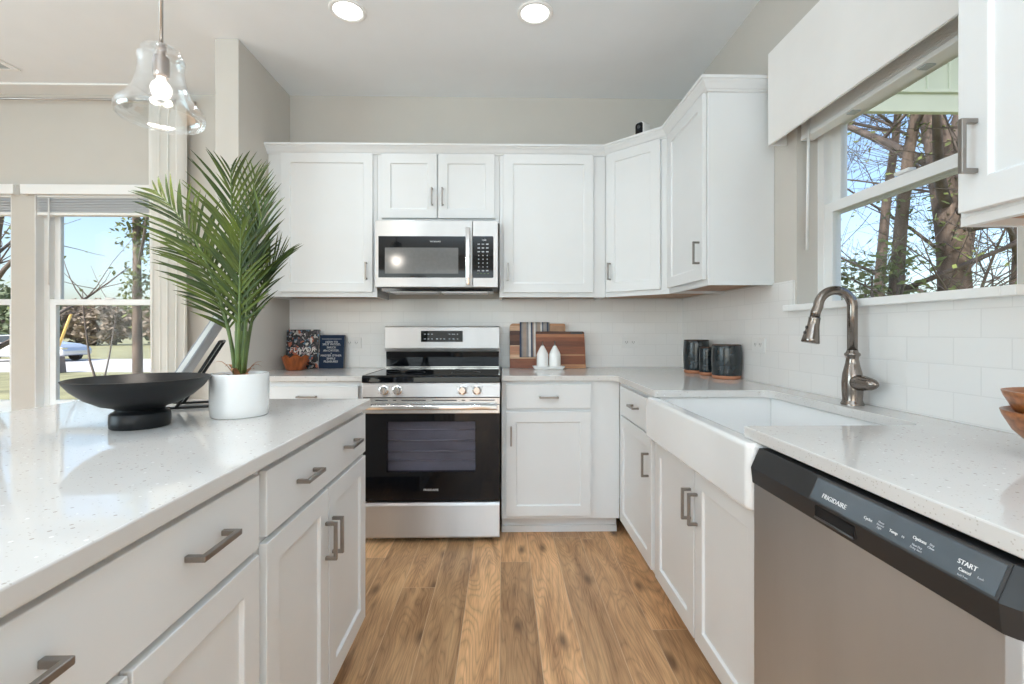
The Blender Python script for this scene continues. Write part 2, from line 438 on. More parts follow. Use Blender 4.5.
# ------------------------------------------------------------------ mesh helpers
class MB:
    def __init__(self):
        self.v = []; self.f = []; self.m = []; self.s = []
    def add(self, vs, fs, m=0, smooth=False):
        o = len(self.v)
        self.v += [Vector(p) for p in vs]
        for f in fs:
            self.f.append(tuple(o + i for i in f)); self.m.append(m); self.s.append(smooth)
        return self
    def box(self, x0, x1, y0, y1, z0, z1, m=0):
        if x0 > x1: x0, x1 = x1, x0
        if y0 > y1: y0, y1 = y1, y0
        if z0 > z1: z0, z1 = z1, z0
        v = [(x0, y0, z0), (x1, y0, z0), (x1, y1, z0), (x0, y1, z0), (x0, y0, z1), (x1, y0, z1), (x1, y1, z1), (x0, y1, z1)]
        return self.add(v, [(0, 3, 2, 1), (4, 5, 6, 7), (0, 1, 5, 4), (1, 2, 6, 5), (2, 3, 7, 6), (3, 0, 4, 7)], m)
    def prism(self, poly, axis, a0, a1, m=0, smooth=False):
        """poly of 2-D points; axis 0: (y,z) along x, 1: (x,z) along y, 2: (x,y) along z"""
        def P(p, a):
            return (a, p[0], p[1]) if axis == 0 else (p[0], a, p[1]) if axis == 1 else (p[0], p[1], a)
        n = len(poly)
        v = [P(p, a0) for p in poly] + [P(p, a1) for p in poly]
        o = len(self.v)
        self.add(v, [tuple(range(n - 1, -1, -1)), tuple(range(n, 2 * n))], m)
        for i in range(n):
            j = (i + 1) % n
            self.f.append((o + i, o + j, o + n + j, o + n + i)); self.m.append(m); self.s.append(smooth)
        return self
    def lathe(self, prof, n=32, c=(0, 0, 0), m=0, closed=False, sx=1., sy=1.):
        o = len(self.v)
        k = len(prof)
        for (r, z) in prof:
            for i in range(n):
                a = 2 * PI * i / n
                self.v.append(Vector((c[0] + r * sx * math.cos(a), c[1] + r * sy * math.sin(a), c[2] + z)))
        rng = range(k if closed else k - 1)
        for q in rng:
            p = (q + 1) % k
            for i in range(n):
                j = (i + 1) % n
                self.f.append((o + q * n + i, o + q * n + j, o + p * n + j, o + p * n + i)); self.m.append(m); self.s.append(True)
        if not closed:
            if prof[0][0] > 1e-6:
                self.f.append(tuple(o + i for i in range(n - 1, -1, -1))); self.m.append(m); self.s.append(False)
            if prof[-1][0] > 1e-6:
                self.f.append(tuple(o + (k - 1) * n + i for i in range(n))); self.m.append(m); self.s.append(False)
        return self
    def tube(self, pts, rad, n=10, m=0, cap=True):
        pts = [Vector(p) for p in pts]
        if not isinstance(rad, (list, tuple)): rad = [rad] * len(pts)
        o = len(self.v)
        prev = None
        for i, p in enumerate(pts):
            a = pts[max(i - 1, 0)]; b = pts[min(i + 1, len(pts) - 1)]
            t = (b - a).normalized()
            if prev is None:
                u = t.orthogonal().normalized()
            else:
                u = prev - t * prev.dot(t)
                u = u.normalized() if u.length > 1e-6 else t.orthogonal().normalized()
            prev = u
            w = t.cross(u)
            for k in range(n):
                an = 2 * PI * k / n
                self.v.append(p + (u * math.cos(an) + w * math.sin(an)) * rad[i])
        for i in range(len(pts) - 1):
            for k in range(n):
                l = (k + 1) % n
                self.f.append((o + i * n + k, o + i * n + l, o + (i + 1) * n + l, o + (i + 1) * n + k)); self.m.append(m); self.s.append(True)
        if cap:
            e = o + (len(pts) - 1) * n
            self.f.append(tuple(o + k for k in range(n - 1, -1, -1))); self.m.append(m); self.s.append(False)
            self.f.append(tuple(e + k for k in range(n))); self.m.append(m); self.s.append(False)
        return self
    def ring(self, x0, x1, z0, z1, w, y0, y1, m=0, wb=None, wt=None):
        """a picture-frame ring in the xz plane from y0 to y1"""
        wb = w if wb is None else wb; wt = w if wt is None else wt
        a = [(x0, z0), (x1, z0), (x1, z1), (x0, z1)]
        b = [(x0 + w, z0 + wb), (x1 - w, z0 + wb), (x1 - w, z1 - wt), (x0 + w, z1 - wt)]
        v = [(p[0], y0, p[1]) for p in a + b] + [(p[0], y1, p[1]) for p in a + b]
        f = []
        for i in range(4):
            j = (i + 1) % 4
            f += [(i, j, 4 + j, 4 + i), (8 + j, 8 + i, 12 + i, 12 + j), (j, i, 8 + i, 8 + j), (4 + i, 4 + j, 12 + j, 12 + i)]
        return self.add(v, f, m)

def new_empty(name, loc, rotz=0):
    o = bpy.data.objects.new(name, None)
    o.empty_display_size = .1
    COL.objects.link(o)
    o.location = loc
    o.rotation_euler = (0, 0, rotz)
    return o

def root_matrix(o):
    return Matrix.LocRotScale(o.location, o.rotation_euler, None)

def obj(name, mb, mats, parent=None, bevel=0., seg=2, world=True, sharp=None, label=None):
    """link a mesh; with a parent and world=True the vertices are taken from world to the thing's own space"""
    if isinstance(mats, str): mats = [mats]
    me = bpy.data.meshes.new(name)
    vs = mb.v
    top = parent
    while top is not None and top.parent is not None: top = top.parent
    if parent is not None and world:
        inv = root_matrix(top).inverted()
        vs = [inv @ v for v in vs]
    me.from_pydata([tuple(v) for v in vs], [], mb.f)
    for m in mats: me.materials.append(M(m))
    me.polygons.foreach_set('material_index', mb.m)
    me.polygons.foreach_set('use_smooth', mb.s)
    bm = bmesh.new(); bm.from_mesh(me)
    bmesh.ops.recalc_face_normals(bm, faces=bm.faces)
    bm.to_mesh(me); bm.free()
    if sharp: me.set_sharp_from_angle(angle=R(sharp))
    me.update()
    o = bpy.data.objects.new(name, me)
    COL.objects.link(o)
    if parent is not None: o.parent = parent
    if bevel:
        md = o.modifiers.new('bevel', 'BEVEL'); md.width = bevel; md.segments = seg; md.limit_method = 'ANGLE'; md.angle_limit = R(40)
    if label: o['label'] = label
    return o

def tag(o, label, cat, group=None, kind=None):
    o['label'] = label
    o['category'] = cat
    if group: o['group'] = group
    if kind: o['kind'] = kind
    return o

def thing(name, label, cat, loc=(0, 0, 0), rotz=0, group=None):
    return tag(new_empty(name, loc, rotz), label, cat, group)

def struct(name, mb, mats, parent=None, bevel=0., **kw):
    o = obj(name, mb, mats, parent, bevel, **kw)
    if parent is None: o['kind'] = 'structure'
    return o

def dup(root, loc, rotz=None, label=None):
    r = root.copy(); COL.objects.link(r); r.location = loc
    if rotz is not None: r.rotation_euler = (0, 0, rotz)
    if label: r['label'] = label
    for ch in list(root.children):
        c = ch.copy(); COL.objects.link(c); c.parent = r
        for g in list(ch.children):
            d = g.copy(); COL.objects.link(d); d.parent = c
    return r

def text_mesh(body, size, origin, right, up, extrude=.0004, align='CENTER', spacing=1., line=1.):
    """letters as an MB in world space, standing in the plane right/up, centred on origin"""
    cu = bpy.data.curves.new('lettering', 'FONT')
    cu.body = body; cu.size = size; cu.align_x = align; cu.align_y = 'CENTER'
    cu.extrude = extrude; cu.space_character = spacing; cu.space_line = line
    cu.resolution_u = 3
    t = bpy.data.objects.new('lettering_source', cu)
    COL.objects.link(t)
    bpy.context.view_layer.update()
    me = bpy.data.meshes.new_from_object(t.evaluated_get(bpy.context.evaluated_depsgraph_get()))
    rv = Vector(right).normalized(); uv = Vector(up).normalized(); nv = rv.cross(uv)
    mb = MB()
    o = Vector(origin)
    mb.add([o + rv * v.co.x + uv * v.co.y + nv * v.co.z for v in me.vertices], [tuple(p.vertices) for p in me.polygons])
    bpy.data.objects.remove(t); bpy.data.curves.remove(cu); bpy.data.meshes.remove(me)
    return mb

def merge(*mbs):
    r = MB()
    for b in mbs:
        o = len(r.v); r.v += b.v
        r.f += [tuple(o + i for i in f) for f in b.f]; r.m += b.m; r.s += b.s
    return r

def round_poly(pts, rads, n=8):
    """polygon with rounded corners"""
    out = []
    k = len(pts)
    for i in range(k):
        p = Vector(pts[i]).to_2d() if len(pts[i]) > 2 else Vector(pts[i]); r = rads[i] if isinstance(rads, (list, tuple)) else rads
        if r <= 0: out.append(tuple(p)); continue
        a = (Vector(pts[i - 1]) - p).normalized(); b = (Vector(pts[(i + 1) % k]) - p).normalized()
        ang = a.angle(b); d = r / math.tan(ang / 2)
        c = p + (a + b).normalized() * (r / math.sin(ang / 2))
        s = p + a * d - c; e = p + b * d - c
        a0 = math.atan2(s.y, s.x); a1 = math.atan2(e.y, e.x)
        da = (a1 - a0 + PI) % (2 * PI) - PI
        for q in range(n + 1):
            t = a0 + da * q / n
            out.append((c.x + r * math.cos(t), c.y + r * math.sin(t)))
    return out

# ------------------------------------------------------------------ room shell
CEIL = 2.785
BY = 3.29       # back wall
RX = 1.258      # right wall
LX = -1.465     # kitchen side of the stub wall
b = MB().box(-5.15, 1.45, -4.6, 3.45, -.12, 0)
struct('floor', b, 'oak_planks')
b = MB().box(-5.15, 1.45, -4.6, 3.45, CEIL, CEIL + .15)
struct('ceiling', b, 'ceiling_paint')
def wall_xz(x0, x1, y0, y1, z0, z1, holes):
    mb = MB(); x = x0
    for (a, c, d, e) in sorted(holes):
        mb.box(x, a, y0, y1, z0, z1); mb.box(a, c, y0, y1, z0, d); mb.box(a, c, y0, y1, e, z1); x = c
    return mb.box(x, x1, y0, y1, z0, z1)
def wall_yz(x0, x1, y0, y1, z0, z1, holes):
    mb = MB(); y = y0
    for (a, c, d, e) in sorted(holes):
        mb.box(x0, x1, y, a, z0, z1); mb.box(x0, x1, a, c, z0, d); mb.box(x0, x1, a, c, e, z1); y = c
    return mb.box(x0, x1, y, y1, z0, z1)
W2 = (-3.19, -2.29, .60, 2.10)
W1 = (-4.24, -3.345, .60, 2.10)
struct('wall_back', wall_xz(-5.15, 1.45, BY, BY + .16, 0, CEIL, [W1, W2]), 'wall_paint')
SW = (1.135, 2.005, 1.20, 2.10)
struct('wall_right', wall_yz(RX, RX + .17, -4.6, BY, 0, CEIL, [SW]), 'wall_paint')
struct('wall_left', wall_yz(-5.15, -5, -4.6, BY, 0, CEIL, [(-2.1, .9, .5, 2.4)]), 'wall_paint')  # unseen opening cut to hold the left fill light
struct('wall_rear', wall_xz(-5, RX, -4.6, -4.45, 0, CEIL, [(-3.9, .7, .4, 2.5)]), 'wall_paint')  # opening added out of view for the rear fill light
struct('wall_stub', MB().box(-1.595, LX, 2.655, BY, 0, CEIL), 'wall_paint', bevel=.004)
# tiled splash areas
struct('wall_back_tile', MB().box(LX, RX, BY - .008, BY, .914, 1.385), 'tile_back')
t = MB().box(RX - .008, RX, -.15, BY - .008, .914, 1.25)
t.box(RX - .008, RX, 2.02, BY - .008, 1.25, 1.385).box(RX - .008, RX, -.15, 1.10, 1.25, 1.40)
struct('wall_right_tile', t, 'tile_right')
# ceiling trim over the dining wall, baseboards
struct('trim_1', MB().box(-5, -2.42, BY - .14, BY, CEIL - .012, CEIL), 'trim_white', bevel=.003)
struct('baseboard_back', MB().box(-5, -1.595, BY - .014, BY, 0, .10), 'trim_white', bevel=.003)
struct('baseboard_stub', MB().box(-1.609, -1.595, 2.655, BY - .014, 0, .10).box(-1.609, LX, 2.641, 2.655, 0, .10), 'trim_white', bevel=.003)

def window(name, loc, rotz, w, z0, z1, mid, rail=.04, fw=.04, sw=.045):
    """double hung window: local x along the wall, y outward, z up"""
    r = new_empty(name, loc, rotz); r['kind'] = 'structure'
    f = MB().ring(0, w, z0, z1, fw, 0, .075)
    obj('window_frame', f, 'vinyl_white', r, .002, world=False)
    lo = MB().ring(fw - .004, w - fw + .004, z0 + fw - .006, mid + rail / 2, sw, .004, .034, wb=.05, wt=rail)
    s = obj('sash', lo, 'vinyl_white', r, .002, world=False)
    obj('glass_pane', MB().box(fw + sw - .008, w - fw - sw + .008, .016, .020, z0 + fw + .04, mid - rail / 2 + .004), 'window_glass', s, world=False)
    up = MB().ring(fw - .004, w - fw + .004, mid - rail / 2, z1 - fw + .006, sw, .038, .068, wb=rail, wt=.05)
    s = obj('sash', up, 'vinyl_white', r, .002, world=False)
    obj('glass_pane', MB().box(fw + sw - .008, w - fw - sw + .008, .050, .054, mid + rail / 2 - .004, z1 - fw - .04), 'window_glass', s, world=False)
    lk = MB().box(w / 2 - .03, w / 2 + .03, -.008, .02, mid + rail / 2, mid + rail / 2 + .012)
    obj('sash_lock', lk, 'vinyl_white', r, .003, world=False)
    return r
# sink window, opening onto the yard at the right
window('window_1', (RX + .088, SW[1], 0), -PI / 2, SW[1] - SW[0], 1.20, 2.10, 1.674, rail=.042, fw=.04, sw=.05)
window('window_2', (W2[0], BY + .062, 0), 0, W2[1] - W2[0], W2[2], W2[3], 1.366)
window('window_3', (W1[0], BY + .062, 0), 0, W1[1] - W1[0], W1[2], W1[3], 1.366)
# stools and drywall-return liners
st = MB().prism([(RX - .043, 1.250), (RX, 1.250), (RX, 1.20), (RX + .088, 1.20), (RX + .088, 1.276), (RX - .043, 1.276)], 1, SW[0], SW[1])
st.box(RX - .043, RX, SW[0] - .035, SW[0], 1.250, 1.276).box(RX - .043, RX, SW[1], SW[1] + .035, 1.250, 1.276)
struct('trim_2', st, 'trim_white', bevel=.003)
for i, w_ in enumerate((W2, W1)):
    s = MB().box(w_[0] - .03, w_[1] + .03, BY - .05, BY, w_[2] - .02, w_[2] + .006).box(w_[0], w_[1], BY, BY + .062, w_[2], w_[2] + .006)
    s.box(w_[0] - .02, w_[1] + .02, BY - .018, BY, w_[2] - .09, w_[2] - .02)
    s.box(w_[0], w_[0] + .006, BY, BY + .062, w_[2] + .006, w_[3]).box(w_[1] - .006, w_[1], BY, BY + .062, w_[2] + .006, w_[3])
    struct('trim_%d' % (3 + i), s, 'trim_white', bevel=.002)

# ------------------------------------------------------------------ cabinets
def pull_mesh(cx, cz, vertical, L_=.107, p=.033, w=.010, y0=-.02):
    """squared bar pull standing out from a door face at local y = y0"""
    a = L_ / 2; t = .0095
    prof = [(-a, 0), (-a, -p), (a, -p), (a, 0), (a - t, 0), (a - t, -p + t), (-a + t, -p + t), (-a + t, 0)]
    mb = MB()
    if vertical:
        mb.prism([(y0 + q, cz + s) for s, q in prof], 0, cx - w / 2, cx + w / 2)
    else:
        mb.prism([(cx + s, y0 + q) for s, q in prof], 2, cz - w / 2, cz + w / 2)
    return mb

def shaker(x0, x1, z0, z1, rail=.058, t=.02, rec=.009):
    mb = MB()
    def rect(a, b_, c, d, y): return [(a, y, c), (b_, y, c), (b_, y, d), (a, y, d)]
    O = rect(x0, x1, z0, z1, -t); I = rect(x0 + rail, x1 - rail, z0 + rail, z1 - rail, -t)
    Q = rect(x0 + rail + .003, x1 - rail - .003, z0 + rail + .003, z1 - rail - .003, -t + rec); B = rect(x0, x1, z0, z1, -.0015)
    f = []
    for i in range(4):
        j = (i + 1) % 4
        f += [(i, j, 4 + j, 4 + i), (4 + i, 4 + j, 8 + j, 8 + i), (j, i, 12 + i, 12 + j)]
    f += [(8, 9, 10, 11), (15, 14, 13, 12)]
    return mb.add(O + I + Q + B, f)

def add_door(root, x0, x1, z0, z1, pull=None, rail=.058):
    d = obj('door', shaker(x0, x1, z0, z1, rail), 'cabinet_white', root, .0018, world=False)
    if pull: obj('pull', pull_mesh(pull[0], pull[1], True), 'nickel', d, .0014, world=False)
    return d
def add_drawer(root, x0, x1, z0, z1, pulls=()):
    d = obj('drawer', MB().box(x0, x1, -.02, -.0015, z0, z1), 'cabinet_white', root, .0022, world=False)
    for p in pulls: obj('pull', pull_mesh(p[0], p[1], False), 'nickel', d, .0014, world=False)
    return d

UZ0, UZ1 = 1.378, 2.318
def upper(label, loc, rotz, w, depth, zb=UZ0, zt=UZ1, poly=None):
    """wall cabinet: origin at the lower left corner of its face"""
    r = thing('wall_cabinet', label, 'cabinet', loc, rotz, 'white wall cabinets')
    h_ = zt - zb
    lip = .018
    if poly is None: poly = [(0, 0), (w, 0), (w, depth), (0, depth)]
    obj('carcass', MB().prism(poly, 2, lip, h_), 'cabinet_white', r, .0012, world=False)
    k = len(poly)
    # face frame runs down past the recessed bottom; sides too
    ff = MB().box(0, w, 0, .019, 0, lip)
    if len(poly) == 4:
        ff.box(0, .016, .019, depth, 0, lip).box(w - .016, w, .019, depth, 0, lip)
    obj('bottom_rail', ff, 'cabinet_white', r, world=False)
    c = Vector((0, 0))
    for p in poly: c += Vector(p)
    c /= k
    inner = [tuple(c + (Vector(p) - c) * .93) for p in poly]
    obj('underside', MB().prism(inner, 2, lip - .004, lip + .001), 'raw_wood', r, world=False, label='unfinished brown wood underside')
    return r
FY = 2.983      # face of the back run of wall cabinets
zr = UZ0
u = upper('white wall cabinet left of the microwave, single shaker door', (LX + .002, FY, zr), 0, .675, BY - FY - .001)
add_door(u, .083, .652, 1.408 - zr, 2.270 - zr, (.615, 1.537 - zr))
u = upper('short two-door white cabinet above the microwave', (-.786, FY, 1.842), 0, .762, BY - FY - .001, zb=1.842)
add_door(u, .028, .374, 1.869 - 1.842, 2.268 - 1.842, (.345, 2.0 - 1.842))
add_door(u, .382, .735, 1.869 - 1.842, 2.268 - 1.842, (.410, 2.0 - 1.842))
u = upper('white wall cabinet right of the microwave, single shaker door with pull at its lower left', (-.022, FY, zr), 0, .668, BY - FY - .001)
add_door(u, .026, .589, 1.406 - zr, 2.270 - zr, (.053, 1.534 - zr))
# corner cabinet with a diagonal face
ca = (.648, FY); cb = (.947, 2.684)
cl = math.hypot(cb[0] - ca[0], cb[1] - ca[1])
mc = Matrix.Rotation(PI / 4, 2)
pts = [(.648, FY), (.947, 2.684), (RX - .001, 2.684), (RX - .001, BY - .001), (.648, BY - .001)]
loc_poly = [tuple(mc @ (Vector(p) - Vector(ca))) for p in pts]
u = upper('white corner wall cabinet with a diagonal door facing the room', (ca[0], ca[1], zr), -PI / 4, cl, .3, poly=loc_poly)
add_door(u, .018, .375, 1.406 - zr, 2.270 - zr, (.047, 1.534 - zr))
# right run
u = upper('white wall cabinet on the right wall between corner cabinet and fabric valance', (.947, 2.684, zr), -PI / 2, .512, RX - .948)
add_door(u, .024, .497, 1.406 - zr, 2.270 - zr, (.462, 1.534 - zr))
u = upper('white wall cabinet at the right picture edge, nearest the viewer, over the dishwasher', (.947, .963, 1.380), -PI / 2, .60, RX - .948, zb=1.383)
add_door(u, .014, .586, .024, .90, (.052, .147), rail=.06)

# crown moulding along the tops
def crown():
    path = [(LX, FY), (.648, FY), (.947, 2.684), (.947, 2.172), (RX, 2.172)]
    prof = [(0, 2.268), (.010, 2.268), (.013, 2.274), (.020, 2.278), (.030, 2.294), (.040, 2.303), (.043, 2.309), (.050, 2.311), (.050, 2.324), (.0, 2.324)]
    mb = MB(); n = len(prof); k = len(path)
    nrm = []
    for i in range(k - 1):
        d = (Vector(path[i + 1]) - Vector(path[i])).normalized(); nrm.append(Vector((d.y, -d.x)))
    rows = []
    for i, p in enumerate(path):
        if i == 0: o = nrm[0]
        elif i == k - 1: o = nrm[-1]
        else:
            s = nrm[i - 1] + nrm[i]; o = s / (s.dot(nrm[i]))
        rows.append([(p[0] + o.x * q, p[1] + o.y * q, z) for q, z in prof])
    v = [p for r_ in rows for p in r_]
    f = []
    for i in range(k - 1):
        for j in range(n):
            l = (j + 1) % n
            f.append((i * n + j, i * n + l, (i + 1) * n + l, (i + 1) * n + j))
    f += [tuple(range(n)), tuple((k - 1) * n + j for j in range(n - 1, -1, -1))]
    return mb.add(v, f)
tag(obj('crown_molding', crown(), 'cabinet_white'), 'white crown molding running along the tops of the wall cabinets', 'molding')

BZ1 = .883
def base(label, loc, rotz, w, depth, group='white base cabinets'):
    r = thing('base_cabinet', label, 'cabinet', loc, rotz, group)
    obj('carcass', MB().box(0, w, 0, depth, .102, BZ1), 'cabinet_white', r, .0012, world=False)
    tk = MB().box(0, w, .075, .09, 0, .102).box(0, w, .063, .075, 0, .038)
    obj('toe_kick', tk, 'cabinet_white', r, .002, world=False)
    return r
# back run
u = base('white base cabinet under the books, left of the range', (LX + .002, 2.68, 0), 0, .688, BY - 2.681)
add_drawer(u, .055, .655, .722, .856, [(.375, .80)])
add_door(u, .055, .655, .126, .708, (.615, .58))
u = base('white base cabinet right of the range with one drawer over one door', (-.008, 2.68, 0), 0, .669, BY - 2.681)
add_drawer(u, .025, .503, .729, .865, [(.265, .794)])
add_door(u, .025, .503, .124, .710, (.053, .578))
# right run
DX = .663
u = base('narrow white base cabinet in the corner left of the farmhouse sink', (DX, 2.679, 0), -PI / 2, .642, RX - DX - .001)
add_drawer(u, .085, .631, .712, .863, [(.395, .797)])
add_door(u, .085, .631, .126, .704, (.595, .573))
u = thing('base_cabinet', 'white two-door base cabinet under the farmhouse sink', 'cabinet', (DX, 2.036, 0), -PI / 2, 'white base cabinets')
sk = MB().box(0, .868, 0, RX - DX - .001, .102, .66).box(0, .02, .0, RX - DX - .001, .66, .71).box(.848, .868, 0, RX - DX - .001, .66, .71)
obj('carcass', sk, 'cabinet_white', u, .0012, world=False)
obj('toe_kick', MB().box(0, .868, .075, .09, 0, .102), 'cabinet_white', u, world=False)
add_door(u, .042, .446, .126, .704, (.423, .574))
add_door(u, .456, .858, .126, .704, (.478, .574))
# island (faces the aisle, +X)
IX = -.52
u = base('white island cabinet nearest the range, wide drawer over two doors', (IX, .998, 0), PI / 2, .746, .58, 'white island cabinets')
add_drawer(u, .016, .736, .728, .868, [(.212, .80), (.552, .80)])
add_door(u, .016, .370, .126, .714, (.348, .573))
add_door(u, .378, .736, .126, .714, (.402, .568))
u = base('white island cabinet in the left foreground, wide drawer over two doors', (IX, .30, 0), PI / 2, .694, .58, 'white island cabinets')
add_drawer(u, .016, .684, .720, .870, [(.174, .806), (.506, .806)])
add_door(u, .016, .342, .126, .706, (.320, .568))
add_door(u, .350, .684, .126, .706, (.372, .568))
p = MB().box(-1.125, -1.105, .30, 1.744, .0, BZ1)
tag(obj('island_back_panel', p, 'cabinet_white', bevel=.002), 'white panel closing the seating side of the island', 'panel')
e = MB().box(.664, RX - .002, .535, .548, 0, BZ1)
tag(obj('end_panel', e, 'cabinet_white', bevel=.002), 'white end panel closing the base run beside the dishwasher', 'panel')

# ------------------------------------------------------------------ countertops and sink
def slab(poly, z0=.884, z1=.914): return MB().prism(poly, 2, z0, z1)
CX = .638
isl = round_poly([(-1.535, .26), (-.489, .26), (-.489, 1.772), (-1.535, 1.772)], [.01, .01, .012, .02], 5)
tag(obj('countertop', slab(isl), 'quartz', bevel=.003), 'white speckled quartz island top carrying the black bowl and palm', 'countertop', 'white quartz countertops')
tag(obj('countertop', slab([(LX + .001, 2.652), (-.777, 2.652), (-.777, BY - .009), (LX + .001, BY - .009)]), 'quartz', bevel=.003),
    'short white quartz countertop under the two books left of the range', 'countertop', 'white quartz countertops')
cut = round_poly([(-.009, 2.652), (CX, 2.652), (CX, 1.985), (1.128, 1.985), (1.128, 1.244), (CX, 1.244), (CX, .53), (RX - .009, .53), (RX - .009, BY - .009), (-.009, BY - .009)],
                 [0, .06, .004, .05, .05, .004, 0, 0, 0, 0], 6)
tag(obj('countertop', slab(cut), 'quartz', bevel=.003), 'long L-shaped white quartz countertop around the sink and corner', 'countertop', 'white quartz countertops')

def farm_sink():
    x0, x1, y0, y1 = .612, 1.17, 1.171, 2.031
    zt, zb = .8825, .712
    r = thing('farmhouse_sink', 'white apron-front farmhouse sink set into the right countertop', 'sink', (x0, y0, zb))
    mb = MB()
    # apron: rounded slab
    out = round_poly([(x0, y0), (x0 + .055, y0), (x0 + .055, y1), (x0, y1)], [.022, 0, 0, .022], 6)
    mb = MB().prism(out, 2, zb, zt)
    obj('apron', mb, 'sink_white', r, .012, seg=4)
    w = MB()
    ix0, ix1, iy0, iy1 = x0 + .055, x1 - .03, y0 + .045, y1 - .03
    zf = .69
    w.box(ix0 - .002, x1, y0 + .012, iy0, zf - .02, zt).box(ix0 - .002, x1, iy1, y1 - .004, zf - .02, zt).box(ix1, x1, iy0, iy1, zf - .02, zt)
    w.box(ix0 - .002, ix1, iy0, iy1, zf - .022, zf)
    obj('basin', w, 'sink_white', r, .006, seg=3)
    d = MB().lathe([(.045, 0), (.045, .003), (.03, .003), (.026, .001), (0, .001)], 24, ((ix0 + ix1) / 2, (iy0 + iy1) / 2, zf))
    obj('drain', d, 'chrome', r)
farm_sink()

# ------------------------------------------------------------------ range
def make_range():
    x0, x1 = -.770, -.016
    yf = 2.62
    r = thing('range', 'freestanding stainless steel electric range with black oven door', 'stove', ((x0 + x1) / 2, 2.9, 0))
    obj('body', MB().box(x0 + .004, x1 - .004, yf + .035, 3.235, .03, .70).box(x0 + .004, x1 - .004, yf + .03, 3.235, .70, .885), 'black_plastic', r, .002)
    # cooktop, black glass with thick front lip
    ct = MB().prism([(yf - .022, .882), (yf - .026, .888), (yf - .024, .914), (yf - .014, .9225), (3.13, .9225), (3.13, .886), (yf + .02, .882)], 0, x0, x1)
    c = obj('cooktop', ct, 'black_glass', r, .003)
    for ex in (x0, x1 - .010):
        obj('cooktop_trim', MB().box(ex, ex + .010, yf + .02, 3.12, .9222, .9242), 'stainless', r)
    for (bx, by, br) in ((x0 + .2, 2.78, .115), (x1 - .2, 2.78, .085), (x0 + .2, 3.0, .085), (x1 - .2, 3.0, .095)):
        rg = MB().lathe([(br, 0), (br, .0006), (br - .003, .0006), (br - .003, 0)], 40, (bx, by, .9226), closed=True)
        obj('burner_ring', rg, 'dark_grey_plastic', c)
    # backguard
    bgd = MB().prism([(3.115, 1.052), (3.118, 1.188), (3.128, 1.197), (3.235, 1.197), (3.235, .90), (3.155, .90), (3.155, 1.030), (3.135, 1.030)], 0, x0 - .004, x1 - .006)
    bk = obj('backguard', bgd, 'stainless_upright', r, .003)
    obj('backguard_lower', MB().prism([(3.142, .923), (3.138, 1.029), (3.157, 1.029), (3.157, .923)], 0, x0, x1 - .010), 'black_glass', r, .001)
    obj('chrome_strip', MB().box(x0, x1 - .01, 3.130, 3.137, .925, .931), 'chrome', r, .001)
    dp = MB().box(-.537, -.264, 3.112, 3.118, 1.094, 1.166)
    d = obj('display', dp, 'black_glass', r, .001)
    rng = random.Random(3)
    for row, (zz, xs) in enumerate(((1.144, (-.511, -.488, -.465, -.350, -.330, -.318, -.298)), (1.113, (-.511, -.488, -.465, -.432, -.408, -.385, -.350, -.325, -.298)))):
        for x in xs:
            w = rng.uniform(.004, .007)
            obj('display_mark', MB().box(x - w, x + w, 3.1108, 3.1122, zz - .003, zz + .003), 'grey_print', d)
    # control panel with four knobs
    cp = MB().prism([(yf - .02, .803), (yf - .012, .881), (yf + .035, .881), (yf + .035, .803)], 0, x0, x1)
    cpo = obj('control_panel', cp, 'stainless_upright', r, .002)
    for kx in (-.650, -.577, -.222, -.142):
        k = MB()
        c0 = (kx, yf - .018, .842)
        prof = [(.026, 0), (.026, -.006), (.021, -.008), (.019, -.026), (.016, -.029), (0, -.029)]
        n = 28
        o = len(k.v)
        for (q, yy) in prof:
            for i in range(n):
                a = 2 * PI * i / n
                k.v.append(Vector((c0[0] + q * math.cos(a), c0[1] + yy, c0[2] + q * math.sin(a))))
        for q in range(len(prof) - 1):
            for i in range(n):
                j = (i + 1) % n
                k.f.append((o + q * n + i, o + q * n + j, o + (q + 1) * n + j, o + (q + 1) * n + i)); k.m.append(0); k.s.append(True)
        k.box(kx - .0045, kx + .0045, c0[1] - .036, c0[1] - .01, .842 - .021, .842 + .021)
        kn = obj('knob', k, 'chrome', r, sharp=40)
        for a in (-120, -60, 0, 60, 120, 180):
            aa = R(a + 90)
            px, pz = kx + .034 * math.cos(aa), .842 + .034 * math.sin(aa)
            obj('dial_mark', MB().box(px - .0022, px + .0022, yf - .0185, yf - .0165, pz - .0012, pz + .0012), 'dark_slot', kn)
    # vent strip under the panel
    vs = MB().box(x0 + .002, x1 - .002, yf - .004, yf + .035, .762, .800)
    v_ = obj('vent_strip', vs, 'stainless', r, .001)
    sl = MB()
    for a, c_ in ((-.70, -.632), (-.605, -.586), (-.558, -.425), (-.390, -.255), (-.228, -.208), (-.180, -.045)):
        sl.box(a, c_, yf - .0052, yf - .003, .781, .786)
    sl.box(x0 + .002, x1 - .002, yf - .0055, yf - .003, .796, .8015)
    obj('vent_slots', sl, 'dark_slot', v_)
    # oven door
    wx0, wx1, wz0, wz1 = -.637, -.152, .390, .668
    dm = MB().ring(x0 + .002, x1 - .002, .232, .712, .1, yf - .012, yf + .03)
    dm.v = []; dm.f = []; dm.m = []; dm.s = []
    for a, c_, d0, e0 in ((x0 + .002, wx0, .232, .712), (wx1, x1 - .002, .232, .712), (wx0, wx1, .232, wz0), (wx0, wx1, wz1, .712)):
        dm.box(a, c_, yf - .012, yf + .03, d0, e0)
    od = obj('oven_door', dm, 'black_glass', r)
    obj('door_window', MB().box(wx0, wx1, yf - .0105, yf - .0065, wz0, wz1), 'oven_glass', od)
    lin = MB().box(wx0 - .0, wx1 + .0, yf + .025, yf + .034, wz0, wz1)
    obj('oven_liner', lin, 'oven_liner', od)
    rk = MB()
